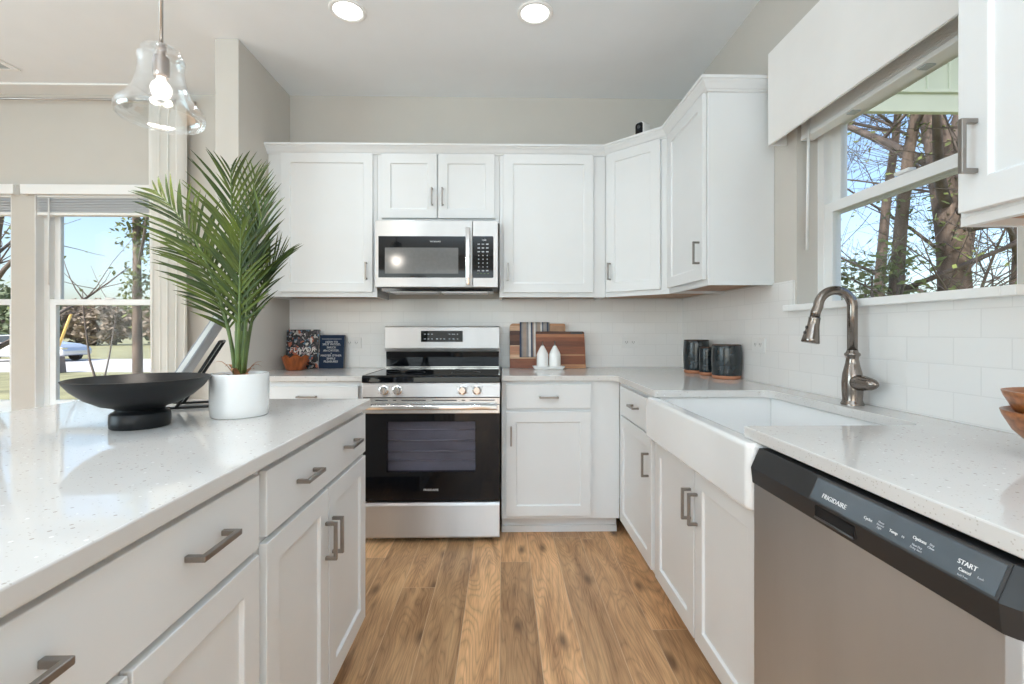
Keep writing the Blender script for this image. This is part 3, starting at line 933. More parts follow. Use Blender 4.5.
    for zz in (.45, .50, .56, .62):
        rk.tube([(wx0 + .004, yf + .015, zz), (wx1 - .004, yf + .015, zz)], .0035 if zz in (.50, .56) else .002, 8)
    for zz in (.50, .56):
        for i in range(13):
            xx = wx0 + .02 + i * .037
            rk.tube([(xx, yf + .019, zz - .006), (xx, yf + .019, zz)], .0015, 6)
    obj('oven_rack', rk, 'rack_metal', od)
    obj('lettering', text_mesh('FRIGIDAIRE', .0155, (-.395, yf - .0122, .293), (1, 0, 0), (0, 0, 1), spacing=1.05), 'white_print', od)
    tr = MB().box(x0 + .002, x1 - .002, yf - .014, yf + .03, .7125, .760)
    ht = obj('door_top_rail', tr, 'stainless', r, .002)
    hd = MB().prism(round_poly([(yf - .064, .738), (yf - .046, .738), (yf - .046, .764), (yf - .064, .764)], .007, 5), 0, x0 + .014, x1 - .018, smooth=True)
    hd.box(x0 + .03, x0 + .055, yf - .05, yf - .012, .742, .76).box(x1 - .06, x1 - .035, yf - .05, yf - .012, .742, .76)
    obj('handle', hd, 'chrome', r, .0015)
    # storage drawer and feet
    obj('storage_drawer', MB().prism([(yf - .004, .026), (yf - .012, .035), (yf - .012, .206), (yf - .002, .222), (yf + .03, .222), (yf + .03, .026)], 0, x0 + .002, x1 - .002), 'stainless_upright', r, .003)
    for fx in (x0 + .05, x1 - .05):
        for fy in (yf + .07, 3.18):
            obj('foot', MB().lathe([(.018, 0), (.018, .012), (.012, .014), (.012, .03)], 16, (fx, fy, 0)), 'black_plastic', r)
make_range()

# ------------------------------------------------------------------ microwave
def make_microwave():
    x0, x1, z0, z1, yf = -.777, -.030, 1.432, 1.838, 2.894
    r = thing('microwave', 'stainless over-the-range microwave with black window', 'microwave', ((x0 + x1) / 2, 3.05, z0))
    obj('body', MB().box(x0 + .003, x1 - .003, yf + .028, 3.28, z0 - .004, z1), 'dark_grey_plastic', r, .002)
    xd = -.186
    dr = obj('door', MB().box(x0, xd - .001, yf, yf + .027, z0, z1), 'stainless_upright', r, .003)
    wb = MB().box(-.757, -.229, yf - .0015, yf + .001, 1.490, 1.742)
    win = obj('window', wb, 'black_glass', dr, .0012)
    obj('screen', MB().box(-.717, -.272, yf - .0025, yf - .001, 1.514, 1.672), 'screen_grey', win)
    obj('lettering', text_mesh('FRIGIDAIRE', .0125, (-.412, yf - .0016, 1.709), (1, 0, 0), (0, 0, 1), spacing=1.02), 'white_print', dr)
    hx = -.212
    hd = MB().prism(round_poly([(hx - .014, yf - .045), (hx + .014, yf - .045), (hx + .014, yf - .031), (hx - .014, yf - .031)], .006, 4), 2, 1.443, 1.790, smooth=True)
    hd.box(hx - .012, hx + .012, yf - .036, yf, 1.452, 1.480).box(hx - .012, hx + .012, yf - .036, yf, 1.752, 1.780)
    obj('handle', hd, 'chrome', r, .002)
    cp = obj('control_panel', MB().box(xd + .001, x1, yf, yf + .027, z0, z1), 'stainless_upright', r, .003)
    kp = MB().prism(round_poly([(-.188 + .004, 1.489), (-.058, 1.489), (-.058, 1.743), (-.184, 1.743)], [.004, .008, .008, .004], 4), 1, yf - .002, yf + .001)
    k = obj('keypad', kp, 'black_glass', cp)
    mk = MB()
    rows = [1.694, 1.671, 1.648, 1.625, 1.602, 1.579, 1.556, 1.533]
    for i, zz in enumerate(rows):
        for j, xx in enumerate((-.148, -.122, -.096)):
            w = .0075 if i < 3 or i > 6 else .003
            if i == 6 and j == 1: w = .003
            mk.box(xx - w, xx + w, yf - .003, yf - .0018, zz - .0035, zz + .0035)
    obj('key_marks', mk, 'grey_print', k)
    mg = MB()
    for xx in (-.154, -.134, -.112, -.092): mg.box(xx - .005, xx + .005, yf - .003, yf - .0018, 1.513, 1.517)
    obj('key_marks', mg, 'palm_stem', k)
    obj('clock', text_mesh('1:00', .016, (-.116, yf - .0024, 1.719), (1, 0, 0), (0, 0, 1)), 'white_print', k)
    # underside grease filters and vent lip
    un = MB().prism([(yf + .03, z0 - .004), (yf + .05, z0 - .022), (3.2, z0 - .022), (3.22, z0 - .004)], 0, x0 + .03, x1 - .03)
    uo = obj('underside', un, 'stainless', r, .001)
    fl = MB()
    for a, c_ in ((x0 + .07, -.42), (-.385, x1 - .07)): fl.box(a, c_, yf + .08, 3.15, z0 - .026, z0 - .021)
    obj('grease_filter', fl, 'rack_metal', uo)
make_microwave()

# ------------------------------------------------------------------ dishwasher
def make_dishwasher():
    y1, y0 = 1.160, .555
    xf = .619
    r = thing('dishwasher', 'stainless dishwasher with black control strip under the right countertop', 'dishwasher', (.9, (y0 + y1) / 2, 0))
    obj('tub', MB().box(.668, 1.22, y0 + .006, y1 - .006, .10, .86), 'black_plastic', r)
    dm = MB().prism(round_poly([(y0, xf + .006), (y0 + .018, xf), (y1, xf), (y1, .668), (y0, .668)], [.004, .006, .004, 0, 0], 4), 2, .105, .792)
    dm.v = [Vector((v.y, v.x, v.z)) for v in dm.v]
    obj('door', dm, 'stainless_upright', r)
    def prof(y): return None
    P = [(.633, .876), (.612, .829), (.616, .791), (.66, .791), (.66, .876)]
    cp = MB().prism(P, 1, y0 + .018, y1)
    # near end cap turns back towards the cabinet
    n = len(P)
    capv = [(p[0], y0 + .018, p[1]) for p in P] + [(min(p[0] + .010, .66), y0, p[1] - (.002 if p[1] > .85 else 0)) for p in P]
    capf = [(i, (i + 1) % n, n + (i + 1) % n, n + i) for i in range(n)] + [tuple(range(n, 2 * n))]
    cp.add(capv, capf)
    c = obj('control_strip', cp, 'black_plastic', r, .0012)
    # display insert on the sloping upper face
    d = Vector((.633 - .612, 0, .876 - .829)); L_ = d.length; d.normalize()
    nrm = Vector((-d.z, 0, d.x))
    def on(y, s, lift=.0): 
        q = Vector((.612, y, .829)) + d * (s * L_) + nrm * lift
        return q
    def plate(ya, yb, s0, s1, lift):
        mb = MB()
        vs = [on(ya, s0, lift), on(yb, s0, lift), on(yb, s1, lift), on(ya, s1, lift), on(ya, s0, 0), on(yb, s0, 0), on(yb, s1, 0), on(ya, s1, 0)]
        return mb.add(vs, [(0, 1, 2, 3), (7, 6, 5, 4), (0, 4, 5, 1), (1, 5, 6, 2), (2, 6, 7, 3), (3, 7, 4, 0)])
    obj('display_rim', plate(.938, .575, .03, .97, .0012), 'dark_grey_plastic', c)
    ins = obj('display', plate(.934, .579, .09, .91, .0022), 'panel_insert', c)
    rt = (0, -1, 0); up = tuple(d)
    def lab(txt, size, y, s, m='white_print', nm='lettering', sp=1.):
        obj(nm, text_mesh(txt, size, on(y, s, .0026), rt, up, spacing=sp), m, ins if nm != 'brand' else c)
    lab('FRIGIDAIRE', .0120, .873, .36, sp=1.05)
    lab('Cycles', .0068, .790, .36)
    lab('Heavy\nNormal\nLight', .0046, .764, .36, 'grey_print')
    lab('Temp', .0068, .738, .36)
    lab('Hi', .0048, .720, .36, 'grey_print')
    lab('Options', .0070, .694, .50)
    lab('Heat Dry\nDelay Start', .0044, .694, .26, 'grey_print')
    lab('Dry\nClean', .0046, .674, .48, 'grey_print')
    lab('START', .0090, .621, .48)
    lab('Cancel', .0062, .621, .30)
    lab('hold 3 sec', .0034, .621, .16, 'grey_print')
    lab('Lock', .0042, .600, .32, 'grey_print')
    # pocket grip under the insert
    pk = MB().box(.611, .63, .812, .921, .801, .826)
    pocket = obj('pocket_grip', pk, 'black_glass', c, .004)
    obj('grip_lip', MB().tube([(.6115, .917, .802), (.6115, .816, .802)], .0025, 8), 'dark_grey_plastic', c)
    obj('toe_panel', MB().box(.70, .715, y0 + .004, y1 - .004, .0, .10), 'black_plastic', r)
    obj('gasket', MB().box(.660, .672, y0 + .003, y1 - .003, .10, .855), 'black_plastic', r)
make_dishwasher()

# ------------------------------------------------------------------ faucet
def make_faucet():
    bx, by, z = 1.192, 1.595, .914
    r = thing('faucet', 'brushed bronze gooseneck kitchen faucet with pull-down spray head', 'faucet', (bx, by, z))
    body = [(.034, 0), (.034, .005), (.031, .010), (.029, .018), (.031, .045), (.0315, .075), (.029, .105), (.022, .135), (.0185, .155), (.0195, .163), (.0235, .168), (.0235, .174), (.018, .179), (.0165, .186)]
    obj('body', MB().lathe(body, 32, (bx, by, z)), 'faucet_metal', r, sharp=50)
    dv = Vector((-1, .12, 0)).normalized()
    pts = [Vector((bx, by, z + .18)), Vector((bx, by, z + .32))]
    rr = .055
    c = Vector((bx, by, z + .335)) + dv * rr
    for i in range(0, 17):
        a = PI * i / 16
        pts.append(c - dv * rr * math.cos(a) + Vector((0, 0, rr * math.sin(a))))
    end = pts[-1]
    tl = Vector((dv.x * .17, dv.y * .17, -1)).normalized()
    pts.append(end + Vector((dv.x * .008, dv.y * .008, -.018)))
    pts.append(pts[-1] + tl * .018)
    obj('spout', MB().tube(pts, .0155, 20), 'faucet_metal', r)
    h0 = pts[-1]
    hp = [h0 + tl * q for q in (0, .004, .008, .03, .06, .075, .088, .091)]
    hd = obj('spray_head', MB().tube(hp, [.0165, .0185, .0175, .0185, .0235, .0262, .0285, .025], 24), 'faucet_metal', r)
    side = dv
    bt = MB()
    for q in (.036, .055): 
        p = h0 + tl * q + side * (.0175 + (q - .03) * .16)
        bt.tube([p - side * .003, p + side * .004], .006, 12)
    obj('spray_button', bt, 'black_plastic', hd)
    # side lever pointing back towards the viewer
    a = Vector((bx - .004, by - .006, z + .078)); e = Vector((bx + .006, by - .104, z + .078))
    prof = [(0, .016), (.1, .022), (.25, .0265), (.45, .0255), (.66, .0205), (.72, .0205), (.84, .0165), (.94, .010), (1, .003)]
    obj('lever', MB().tube([a.lerp(e, q) for q, _ in prof], [s for _, s in prof], 20), 'faucet_metal', r)
make_faucet()

# ------------------------------------------------------------------ small wares
def canister(x, y, rad, h_, label, mid=1.06, top=.97, bot=.96, grp='dark stoneware canisters'):
    r = thing('canister', label, 'canister', (x, y, .9145), 0, grp)
    b0 = .018
    p = [(rad * bot, b0), (rad * bot + .002, b0 + .004)]
    for i in range(1, 9):
        t_ = i / 9
        p.append((rad * (bot + (top - bot) * t_ + (mid - 1) * math.sin(PI * t_)), b0 + (h_ - b0) * t_))
    p += [(rad * top, h_ - .003), (rad * top - .003, h_), (rad * top - .008, h_ - .002), (rad * .9, h_ - .03), (rad * .86, .03), (0, .03)]
    obj('glazed_body', MB().lathe(p, 40), 'canister_teal', r, world=False)
    obj('foot', MB().lathe([(rad * bot - .006, 0), (rad * bot - .001, .003), (rad * bot + .0005, b0 - .002), (rad * bot, b0), (0, b0)], 40), 'terracotta', r, world=False, label='bare terracotta foot')
    rim = MB().lathe([(rad * top - .0085, h_ - .001), (rad * top - .003, h_ + .0012), (rad * top + .0006, h_ - .003), (rad * top - .006, h_ - .005)], 40, closed=True)
    obj('rim', rim, 'rim_brown', r, world=False)
    return r
canister(1.163, 2.832, .073, .197, 'tall dark canister at the back, nearest the corner')
canister(1.160, 2.672, .043, .158, 'smallest dark canister, standing in the middle of the three')
canister(1.180, 2.482, .0735, .178, 'wide dark canister at the front right of the three, nearest the sink')

# cutting boards, towel, bottles
def board(name, label, x0, x1, h_, y_foot, lean, matn, rad, grp):
    """a board standing on its long edge, leaning back by 'lean' metres at its top"""
    r = thing(name, label, 'cutting board', (x0, y_foot, .9145), 0, grp)
    r.rotation_euler = (-math.atan2(lean, h_), 0, 0)
    w = x1 - x0
    poly = round_poly([(0, 0), (w, 0), (w, h_), (0, h_)], rad, 5)
    return r, poly
bd, poly = board('cutting_board', 'large striped wood cutting board at the back, with towel draped over it', .046, .428, .308, 3.215, .045, 'acacia_large', [.004, .004, .012, .03], 'wood cutting boards')
pl = round_poly([(0, 0), (.382, 0), (.382, .305), (0, .305)], [.004, .004, .012, .025], 5)
obj('board', MB().prism(pl, 1, 0, .018), 'acacia_large', bd, .002, world=False)
obj('juice_rim', MB().box(.25, .376, -.0025, .001, .245, .290), 'raw_wood', bd, .001, world=False, label='dark inset panel at its upper right')
bd2, poly = board('cutting_board', 'smaller reddish wood cutting board in front, behind the white bottles', .222, .556, .25, 3.178, .035, 'acacia_small', .01, 'wood cutting boards')
pl = round_poly([(0, 0), (.336, 0), (.330, .25), (.0, .25)], [.003, .003, .012, .006], 4)
obj('board', MB().prism(pl, 1, 0, .016), 'acacia_small', bd2, .002, world=False)
obj('hand_slot', MB().prism(round_poly([(.235, .231), (.318, .231), (.318, .246), (.235, .246)], .006, 4), 1, -.001, .002), 'dark_slot', bd2, world=False)

def towel():
    x0, w = .116, .203
    fr = 3.205; ang = math.atan2(.045, .308)
    mb = MB(); nx, nz = 22, 24
    # runs up the front of the board, over its top and a little down behind
    base_y = 3.215
    def at(s):
        top = .308
        d = -.0045 + .0015
        if s < .235:
            zz = top - .235 + s
            off = -.005
        elif s < .26:
            a = (s - .235) / .025 * PI
            zz = top + .006 * math.sin(a); off = .009 - .014 * math.cos(a)
        else:
            zz = top - (s - .26); off = .0235
        y = base_y + off * math.cos(ang) + zz * math.sin(ang)
        return y, .9145 + zz * math.cos(ang) - off * math.sin(ang) * 0
    v = []
    for j in range(nz + 1):
        s = .33 * j / nz
        y, z = at(s)
        for i in range(nx + 1):
            u_ = i / nx
            wav = .0022 * math.sin(u_ * 15 + s * 6) * (1 if s < .235 else .3)
            v.append((x0 + w * u_ + .006 * (1 - s / .33) * (u_ - .5), y - abs(wav), z))
    f = []
    for j in range(nz):
        for i in range(nx):
            a = j * (nx + 1) + i
            f.append((a, a + 1, a + nx + 2, a + nx + 1))
    mb.add(v, f, smooth=True)
    mb.v = [Vector((p.x - x0, p.y, p.z)) for p in mb.v]
    o = obj('dish_towel', mb, 'towel_stripes')
    o.location = (x0, 0, 0)
    md = o.modifiers.new('thickness', 'SOLIDIFY'); md.thickness = .0015; md.offset = 0
    tag(o, 'grey and white striped dish towel hung over the large cutting board', 'towel')
towel()

def bottle(x, y, label):
    r = thing('oil_bottle', label, 'bottle', (x, y, .9265), 0, 'white ceramic bottles on the tray')
    p = [(.034, 0), (.0375, .003), (.0385, .02), (.0375, .085), (.035, .093), (.026, .112), (.016, .130), (.011, .139), (.009, .142), (0, .142)]
    obj('bottle_body', MB().lathe(p, 32), 'ceramic_white', r, world=False, sharp=45)
    obj('pourer', MB().lathe([(.007, .141), (.007, .147), (.003, .150), (.0025, .172), (0, .172)], 14), 'rod_metal', r, world=False)
    return r
bl = bottle(.259, 3.105, 'left of the two white ceramic oil bottles by the cutting boards')
dup(bl, (.340, 3.105, .9265), label='right of the two white ceramic oil bottles by the cutting boards')
tr = MB()
tp = round_poly([(.192, 3.06), (.404, 3.06), (.404, 3.152), (.192, 3.152)], .008, 3)
ti = round_poly([(.203, 3.07), (.393, 3.07), (.393, 3.142), (.203, 3.142)], .006, 3)
tb = round_poly([(.208, 3.072), (.388, 3.072), (.388, 3.14), (.208, 3.14)], .006, 3)
n = len(tp)
vs = [(p[0], p[1], .9145) for p in tb] + [(p[0], p[1], .935) for p in tp] + [(p[0], p[1], .935) for p in ti] + [(p[0], p[1], .926) for p in tb]
fs = [tuple(range(n - 1, -1, -1)), tuple(3 * n + i for i in range(n))]
for k_ in range(3):
    for i in range(n):
        j = (i + 1) % n
        fs.append((k_ * n + i, k_ * n + j, (k_ + 1) * n + j, (k_ + 1) * n + i))
tr.add(vs, fs)
tag(obj('tray', tr, 'ceramic_white', bevel=.001), 'small white tray under the two ceramic bottles', 'tray')

# books left of the range
def book(label, x0, x1, h_, y, cover, lean=.03, th=.02):
    r = thing('book', label, 'book', (x0, y, .9145), 0, 'books standing left of the range')
    r.rotation_euler = (-math.atan2(lean, h_), 0, 0)
    w = x1 - x0
    obj('cover', MB().box(0, w, 0, .003, 0, h_).box(0, w, th - .003, th, 0, h_).box(0, .003, .003, th - .003, 0, h_), cover, r, .0012, world=False)
    obj('pages', MB().box(.003, w - .003, .0032, th - .0032, .003, h_ - .003), 'paper', r, world=False)
    return r
b1 = book('dark patterned cookbook standing behind the fluted wooden bowl', -1.452, -1.235, .262, 3.185, 'collage_cover')
obj('title', text_mesh('FLAVOR', .042, (.112, -.0006, .125), (1, 0, 0), (0, 0, 1), spacing=1.15), 'paper', b1, world=False)
b2 = book('navy blue book with white capital title, leaning beside the outlet', -1.250, -1.072, .226, 3.205, 'navy_cover')
ttl = [('HOW TO', .195 - .03), ('SPLIT WOOD,', .149), ('SHUCK', .128), ('AN OYSTER,', .107), ('&', .089), ('MASTER OTHER', .073), ('SIMPLE', .053), ('PLEASURES', .033)]
for s_, zz in ttl:
    obj('title', text_mesh(s_, .0195 if s_ != '&' else .012, (.092, -.0006, zz + .012), (1, 0, 0), (0, 0, 1), spacing=1.0), 'white_print', b2, world=False)
ln = MB()
for i in range(22): ln.box(.026 + i * .006, .026 + i * .006 + .004, -.0008, .0001, .196, .200)
obj('subtitle', ln, 'grey_print', b2, world=False)

# fluted wooden bowl
def fluted():
    cx, cy = -1.335, 3.075
    mb = MB(); n = 64
    prof = [(.048, 0, 0), (.056, .004, .0), (.070, .045, .5), (.084, .088, 1), (.081, .086, 1), (.066, .045, .5), (.050, .014, 0), (0, .012, 0)]
    for (rr, z, fl) in prof:
        for i in range(n):
            a = 2 * PI * i / n
            lob = abs(math.sin(a * 4))
            q = rr * (1 + .05 * fl * (lob - .5)) if rr else 0
            zz = z + (.016 * fl * (lob - .6) if fl == 1 else 0)
            mb.v.append(Vector((cx + q * math.cos(a), cy + q * math.sin(a), .9145 + zz)))
    for k_ in range(len(prof) - 1):
        for i in range(n):
            j = (i + 1) % n
            mb.f.append((k_ * n + i, k_ * n + j, (k_ + 1) * n + j, (k_ + 1) * n + i)); mb.m.append(0); mb.s.append(True)
    mb.f.append(tuple(range(n - 1, -1, -1))); mb.m.append(0); mb.s.append(False)
    o = obj('fluted_bowl', mb, 'orange_wood', sharp=60)
    tag(o, 'small orange wooden bowl with a scalloped rim, in front of the books', 'bowl')
fluted()

# stacked wooden bowls at the right edge
def wood_bowl(z, r_, h_, label):
    cx, cy = 1.090, .860
    p = [(.03, 0), (.042, .001), (r_ * .62, h_ * .28), (r_ * .85, h_ * .58), (r_ * .97, h_ * .88), (r_, h_), (r_ - .005, h_ + .001), (r_ * .9, h_ * .86), (r_ * .78, h_ * .58), (r_ * .55, h_ * .30), (.03, .012), (0, .011)]
    o = obj('wooden_bowl', MB().lathe(p, 48, (cx, cy, z)), 'bowl_wood')
    return tag(o, label, 'bowl', 'stacked wooden bowls')
wood_bowl(.9145, .118, .094, 'lower of two stacked brown wooden bowls at the right edge')
wood_bowl(.955, .116, .092, 'upper of two stacked brown wooden bowls at the right edge')

# outlets
def outlet(loc, rotz, label, gangs=2):
    r = thing('wall_outlet', label, 'outlet', loc, rotz, 'white wall outlets')
    w = .07 + .046 * (gangs - 1)
    obj('cover_plate', MB().box(-w / 2, w / 2, -.006, 0, -.037, .037), 'outlet_white', r, .002, world=False)
    for g in range(gangs):
        x = (g - (gangs - 1) / 2) * .046
        s = obj('receptacle', MB().box(x - .017, x + .017, -.008, -.004, -.017, .017), 'outlet_white', r, .0015, world=False)
        k = MB()
        for zz in (.002,):
            k.box(x - .008, x - .0055, -.0086, -.0075, zz - .004, zz + .006).box(x + .0055, x + .008, -.0086, -.0075, zz - .004, zz + .006)
            k.box(x - .002, x + .002, -.0086, -.0075, zz - .010, zz - .006)
        obj('slots', k, 'dark_slot', s, world=False)
outlet((-1.030, BY - .0085, 1.083), 0, 'white two-socket wall outlet just right of the navy book')
outlet((.881, BY - .0085, 1.086), 0, 'white two-socket wall outlet between cutting boards and corner')
outlet((RX - .0085, 2.288, 1.098), -PI / 2, 'white two-socket wall outlet right of the dark canisters')

# security camera
def seccam():
    r = thing('security_camera', 'small white security camera with a black face on the corner cabinet', 'camera', (.842, 2.842, 2.3185), R(-52))
    r.scale = (1.15, 1.15, 1.15)
    obj('stand', MB().lathe([(.024, 0), (.024, .004), (.01, .008), (.009, .016), (0, .016)], 20), 'trim_white', r, world=False)
    pr = round_poly([(-.026, .014), (.026, .014), (.026, .084), (-.026, .084)], .015, 5)
    s = obj('housing', MB().prism(pr, 1, -.03, .032, smooth=True), 'trim_white', r, .003, world=False)
    f = obj('face', MB().prism(round_poly([(-.022, .018), (.022, .018), (.022, .080), (-.022, .080)], .013, 5), 1, -.033, -.029), 'black_glass', r, world=False)
    k = MB(); n = 16
    for q, yy in ((.010, -.0325), (.010, -.035), (.006, -.0352)):
        for i in range(n):
            a = 2 * PI * i / n
            k.v.append(Vector((q * math.cos(a), yy, .058 + q * math.sin(a))))
    for q in range(2):
        for i in range(n):
            j = (i + 1) % n
            k.f.append((q * n + i, q * n + j, (q + 1) * n + j, (q + 1) * n + i)); k.m.append(0); k.s.append(True)
    k.f.append(tuple(2 * n + i for i in range(n))); k.m.append(0); k.s.append(False)
    obj('lens', k, 'dark_grey_plastic', f, world=False)
seccam()

# ------------------------------------------------------------------ island top things
# footed black bowl
p = [(.0, 0), (.063, 0), (.0655, .003), (.0665, .018), (.0655, .036), (.062, .040), (.055, .043), (.053, .048), (.060, .053), (.085, .060), (.116, .078), (.141, .101), (.156, .122), (.1575, .127), (.154, .128), (.137, .109), (.108, .084), (.07, .068), (0, .064)]
o = obj('footed_bowl', MB().lathe(p, 72, (-.955, 1.268, .9145)), 'bowl_black', sharp=50)
tag(o, 'wide matte black footed bowl on the island', 'bowl')

# potted palm
def palm():
    cx, cy, cz = -.784, 1.428, .9145
    r = thing('potted_palm', 'potted palm with feathery green fronds in a white pot on the island', 'plant', (cx, cy, cz))
    pr = [(.0, 0), (.073, 0), (.0765, .003), (.0785, .03), (.079, .122), (.0775, .126), (.074, .126), (.072, .12), (.071, .105), (0, .104)]
    obj('pot', MB().lathe(pr, 56, (cx, cy, cz)), 'pot_white', r, sharp=50)
    obj('soil', MB().lathe([(.0705, .098), (.0705, .108), (.04, .113), (0, .114)], 32, (cx, cy, cz)), 'soil', r)
    rng = random.Random(11)
    def bez(a, b_, c, d, t):
        s = 1 - t
        return a * s ** 3 + b_ * 3 * s * s * t + c * 3 * s * t * t + d * t ** 3
    def pix(x, y, dy):
        """a point dy behind the pot's centre plane, from a sight line measured off the photograph's layout"""
        d_ = cy + dy
        th = math.atan(9 / 474)
        u_ = (x - 512) / 474; v_ = -(y - 331) / 474
        rx, ry = u_ * math.cos(th) + math.sin(th), math.cos(th) - u_ * math.sin(th)
        k = d_ / ry
        return Vector((rx * k, d_, 1.165 + v_ * k))
    def frond(c0, c1, c2, tip, n_pairs, lmax, bare, up_bias, face, col):
        """face: direction the frond's flat side looks at"""
        mb = MB()
        A, B, C_, D = c0, c1, c2, tip
        pts = [bez(A, B, C_, D, i / 24) for i in range(25)]
        mb.tube(pts, [.0058 * (1 - .85 * i / 24) + .0006 for i in range(25)], 6, m=1)
        fv = Vector(face).normalized()
        for i in range(n_pairs):
            t = bare + (1 - bare) * (i + .3) / n_pairs
            p0 = bez(A, B, C_, D, t)
            tg = (bez(A, B, C_, D, min(1, t + .02)) - bez(A, B, C_, D, t - .02)).normalized()
            s = (t - bare) / (1 - bare)
            ln_ = lmax * (math.sin(PI * (.16 + .80 * s)) ** .7) * rng.uniform(.9, 1.08)
            if s > .93: ln_ *= .8
            side = tg.cross(fv).normalized()
            for sg in (-1, 1):
                ang = R(44 - 25 * s + rng.uniform(-4, 4))
                d_ = (tg * math.cos(ang) + side * sg * math.sin(ang) + fv * rng.uniform(.02, .22)).normalized()
                wd = .0038 * rng.uniform(.85, 1.15) * (.75 + .5 * math.sin(PI * min(1, s + .1)))
                nn = 5
                flat = fv - d_ * fv.dot(d_)
                flat.normalize()
                wdir = d_.cross(flat).normalized()
                vs = []
                for q in range(nn + 1):
                    tt = q / nn
                    w_ = wd * (math.sin(PI * min(1, .18 + .82 * tt)) ** .8 if tt < 1 else 0) + .0003
                    cen = p0 + d_ * (ln_ * tt) + side * sg * (ln_ * .10 * tt * tt) + Vector((0, 0, -1)) * (ln_ * .08 * tt * tt)
                    vs += [cen - wdir * w_ + flat * w_ * .3, cen - flat * w_ * .18, cen + wdir * w_ + flat * w_ * .3]
                fs = []
                for q in range(nn):
                    a = q * 3
                    fs += [(a, a + 1, a + 4, a + 3), (a + 1, a + 2, a + 5, a + 4)]
                mb.add(vs, fs, m=0 if rng.random() < .7 else 2, smooth=True)
        o = obj('frond', mb, ['palm_green' if col else 'palm_dark', 'palm_stem', 'palm_dark' if col else 'palm_green'], r)
        return o
    B0 = Vector((cx - .004, cy, cz + .11))
    def P(x, y, dy): return pix(x, y, dy)
    # left arching frond
    frond(B0 + Vector((-.012, .004, 0)), P(232, 318, .0), P(205, 232, .02), P(154, 190, .03), 24, .175, .24, 0, (.35, -1, .35), 1)
    # second left frond, lower and behind
    frond(B0 + Vector((-.010, .012, 0)), P(230, 322, .02), P(212, 268, .06), P(176, 238, .10), 15, .16, .30, 0, (.2, -1, .4), 0)
    # centre, upright
    frond(B0 + Vector((-.004, .0, 0)), P(238, 300, .0), P(231, 225, .01), P(231, 168, -.01), 20, .215, .24, 0, (.15, -1, .05), 1)
    frond(B0 + Vector((.004, .012, 0)), P(243, 300, .03), P(244, 230, .05), P(256, 173, .04), 19, .205, .24, 0, (-.2, -1, .05), 1)
    # right, upright then leaning
    frond(B0 + Vector((.010, -.004, 0)), P(247, 305, -.01), P(252, 248, -.03), P(266, 200, -.04), 17, .17, .26, 0, (-.45, -1, .1), 0)
    # right drooping
    frond(B0 + Vector((.012, .006, 0)), P(249, 318, .02), P(262, 268, .04), P(284, 254, .05), 17, .15, .30, 0, (-.4, -1, .5), 0)
    # short middle fronds, towards the viewer
    frond(B0 + Vector((.0, -.012, 0)), P(241, 310, -.03), P(240, 262, -.06), P(241, 226, -.09), 16, .15, .28, 0, (.0, -1, .3), 1)
    # dry husks round the stems
    for k_ in range(9):
        a = 2 * PI * k_ / 9 + rng.uniform(-.2, .2)
        dr = Vector((math.cos(a), math.sin(a), 0)); sd = Vector((-dr.y, dr.x, 0))
        ln_ = rng.uniform(.05, .075); hgt = rng.uniform(.018, .06)
        c = Vector((cx, cy, cz + .108))
        vs = []
        for q in range(6):
            t = q / 5
            w_ = .009 * (1 - t) ** .7 + .0005
            cen = c + dr * (.008 + ln_ * t) + Vector((0, 0, hgt * math.sin(t * 2.2)))
            vs += [cen - sd * w_, cen + Vector((0, 0, -.003 * (1 - t))), cen + sd * w_]
        fs = []
        for q in range(5):
            a_ = q * 3
            fs += [(a_, a_ + 1, a_ + 4, a_ + 3), (a_ + 1, a_ + 2, a_ + 5, a_ + 4)]
        obj('husk', MB().add(vs, fs, smooth=True), 'palm_husk', r)
    st = MB()
    for dx, dy in ((-.008, .004), (.004, -.003), (.010, .006)):
        st.tube([(cx + dx * .6, cy + dy, cz + .10), (cx + dx * 1.1, cy + dy, cz + .18), (cx + dx * 1.6, cy + dy, cz + .25)], [.009, .0075, .005], 8)
    obj('stem', st, 'palm_stem', r)
palm()

# slanted cook-book stand on the island's far side
def book_stand():
    """author around the origin (table top at z = 0), then turn both things about the same point"""
    ox, oy, oz, rz = -1.035, 1.60, .9145, R(24)
    y0, y1 = -.11, .11
    r = thing('display_easel', 'black wire easel holding the slanted grey panel behind the palm', 'easel', (ox, oy, oz), rz)
    t = MB()
    for y in (y0 + .05, y1 - .05):
        t.tube([(-.085, y, .012), (-.045, y, .0045), (.10, y, .0045)], .004, 8)
        t.tube([(-.085, y, .012), (-.094, y, .032)], .004, 8)
    t.tube([(.10, y0 + .05, .0045), (.10, y1 - .05, .0045)], .004, 8)
    obj('base_frame', t, 'black_metal', r, world=False)
    t = MB()
    for y in (y0 + .05, y1 - .05): t.tube([(-.035, y, .0045), (.085, y, .215)], .005, 8)
    t.tube([(.085, y0 + .05, .215), (.085, y1 - .05, .215)], .005, 8)
    obj('back_rest', t, 'black_metal', r, world=False)
    d = Vector((.50, 0, .866)); n_ = Vector((-d.z, 0, d.x))
    o2 = Vector((-.066, 0, .020)); H = .315; th = .020
    prof = [o2, o2 + d * H, o2 + d * H + n_ * th, o2 + n_ * th]
    p_ = thing('recipe_panel', 'grey panel with pale edges leaning on the black easel', 'panel', (ox, oy, oz), rz)
    obj('panel', MB().prism([(q.x, q.z) for q in prof], 1, y0, y1), 'slate_panel', p_, .001, world=False)
    e0 = o2 + n_ * th * .2; e1 = o2 + n_ * th * .8
    pr = [e0, e0 + d * (H + .0012), e1 + d * (H + .0012), e1]
    obj('edge_band', MB().prism([(q.x, q.z) for q in pr], 1, y0 - .0012, y1 + .0012), 'ceramic_white', p_, world=False)
book_stand()

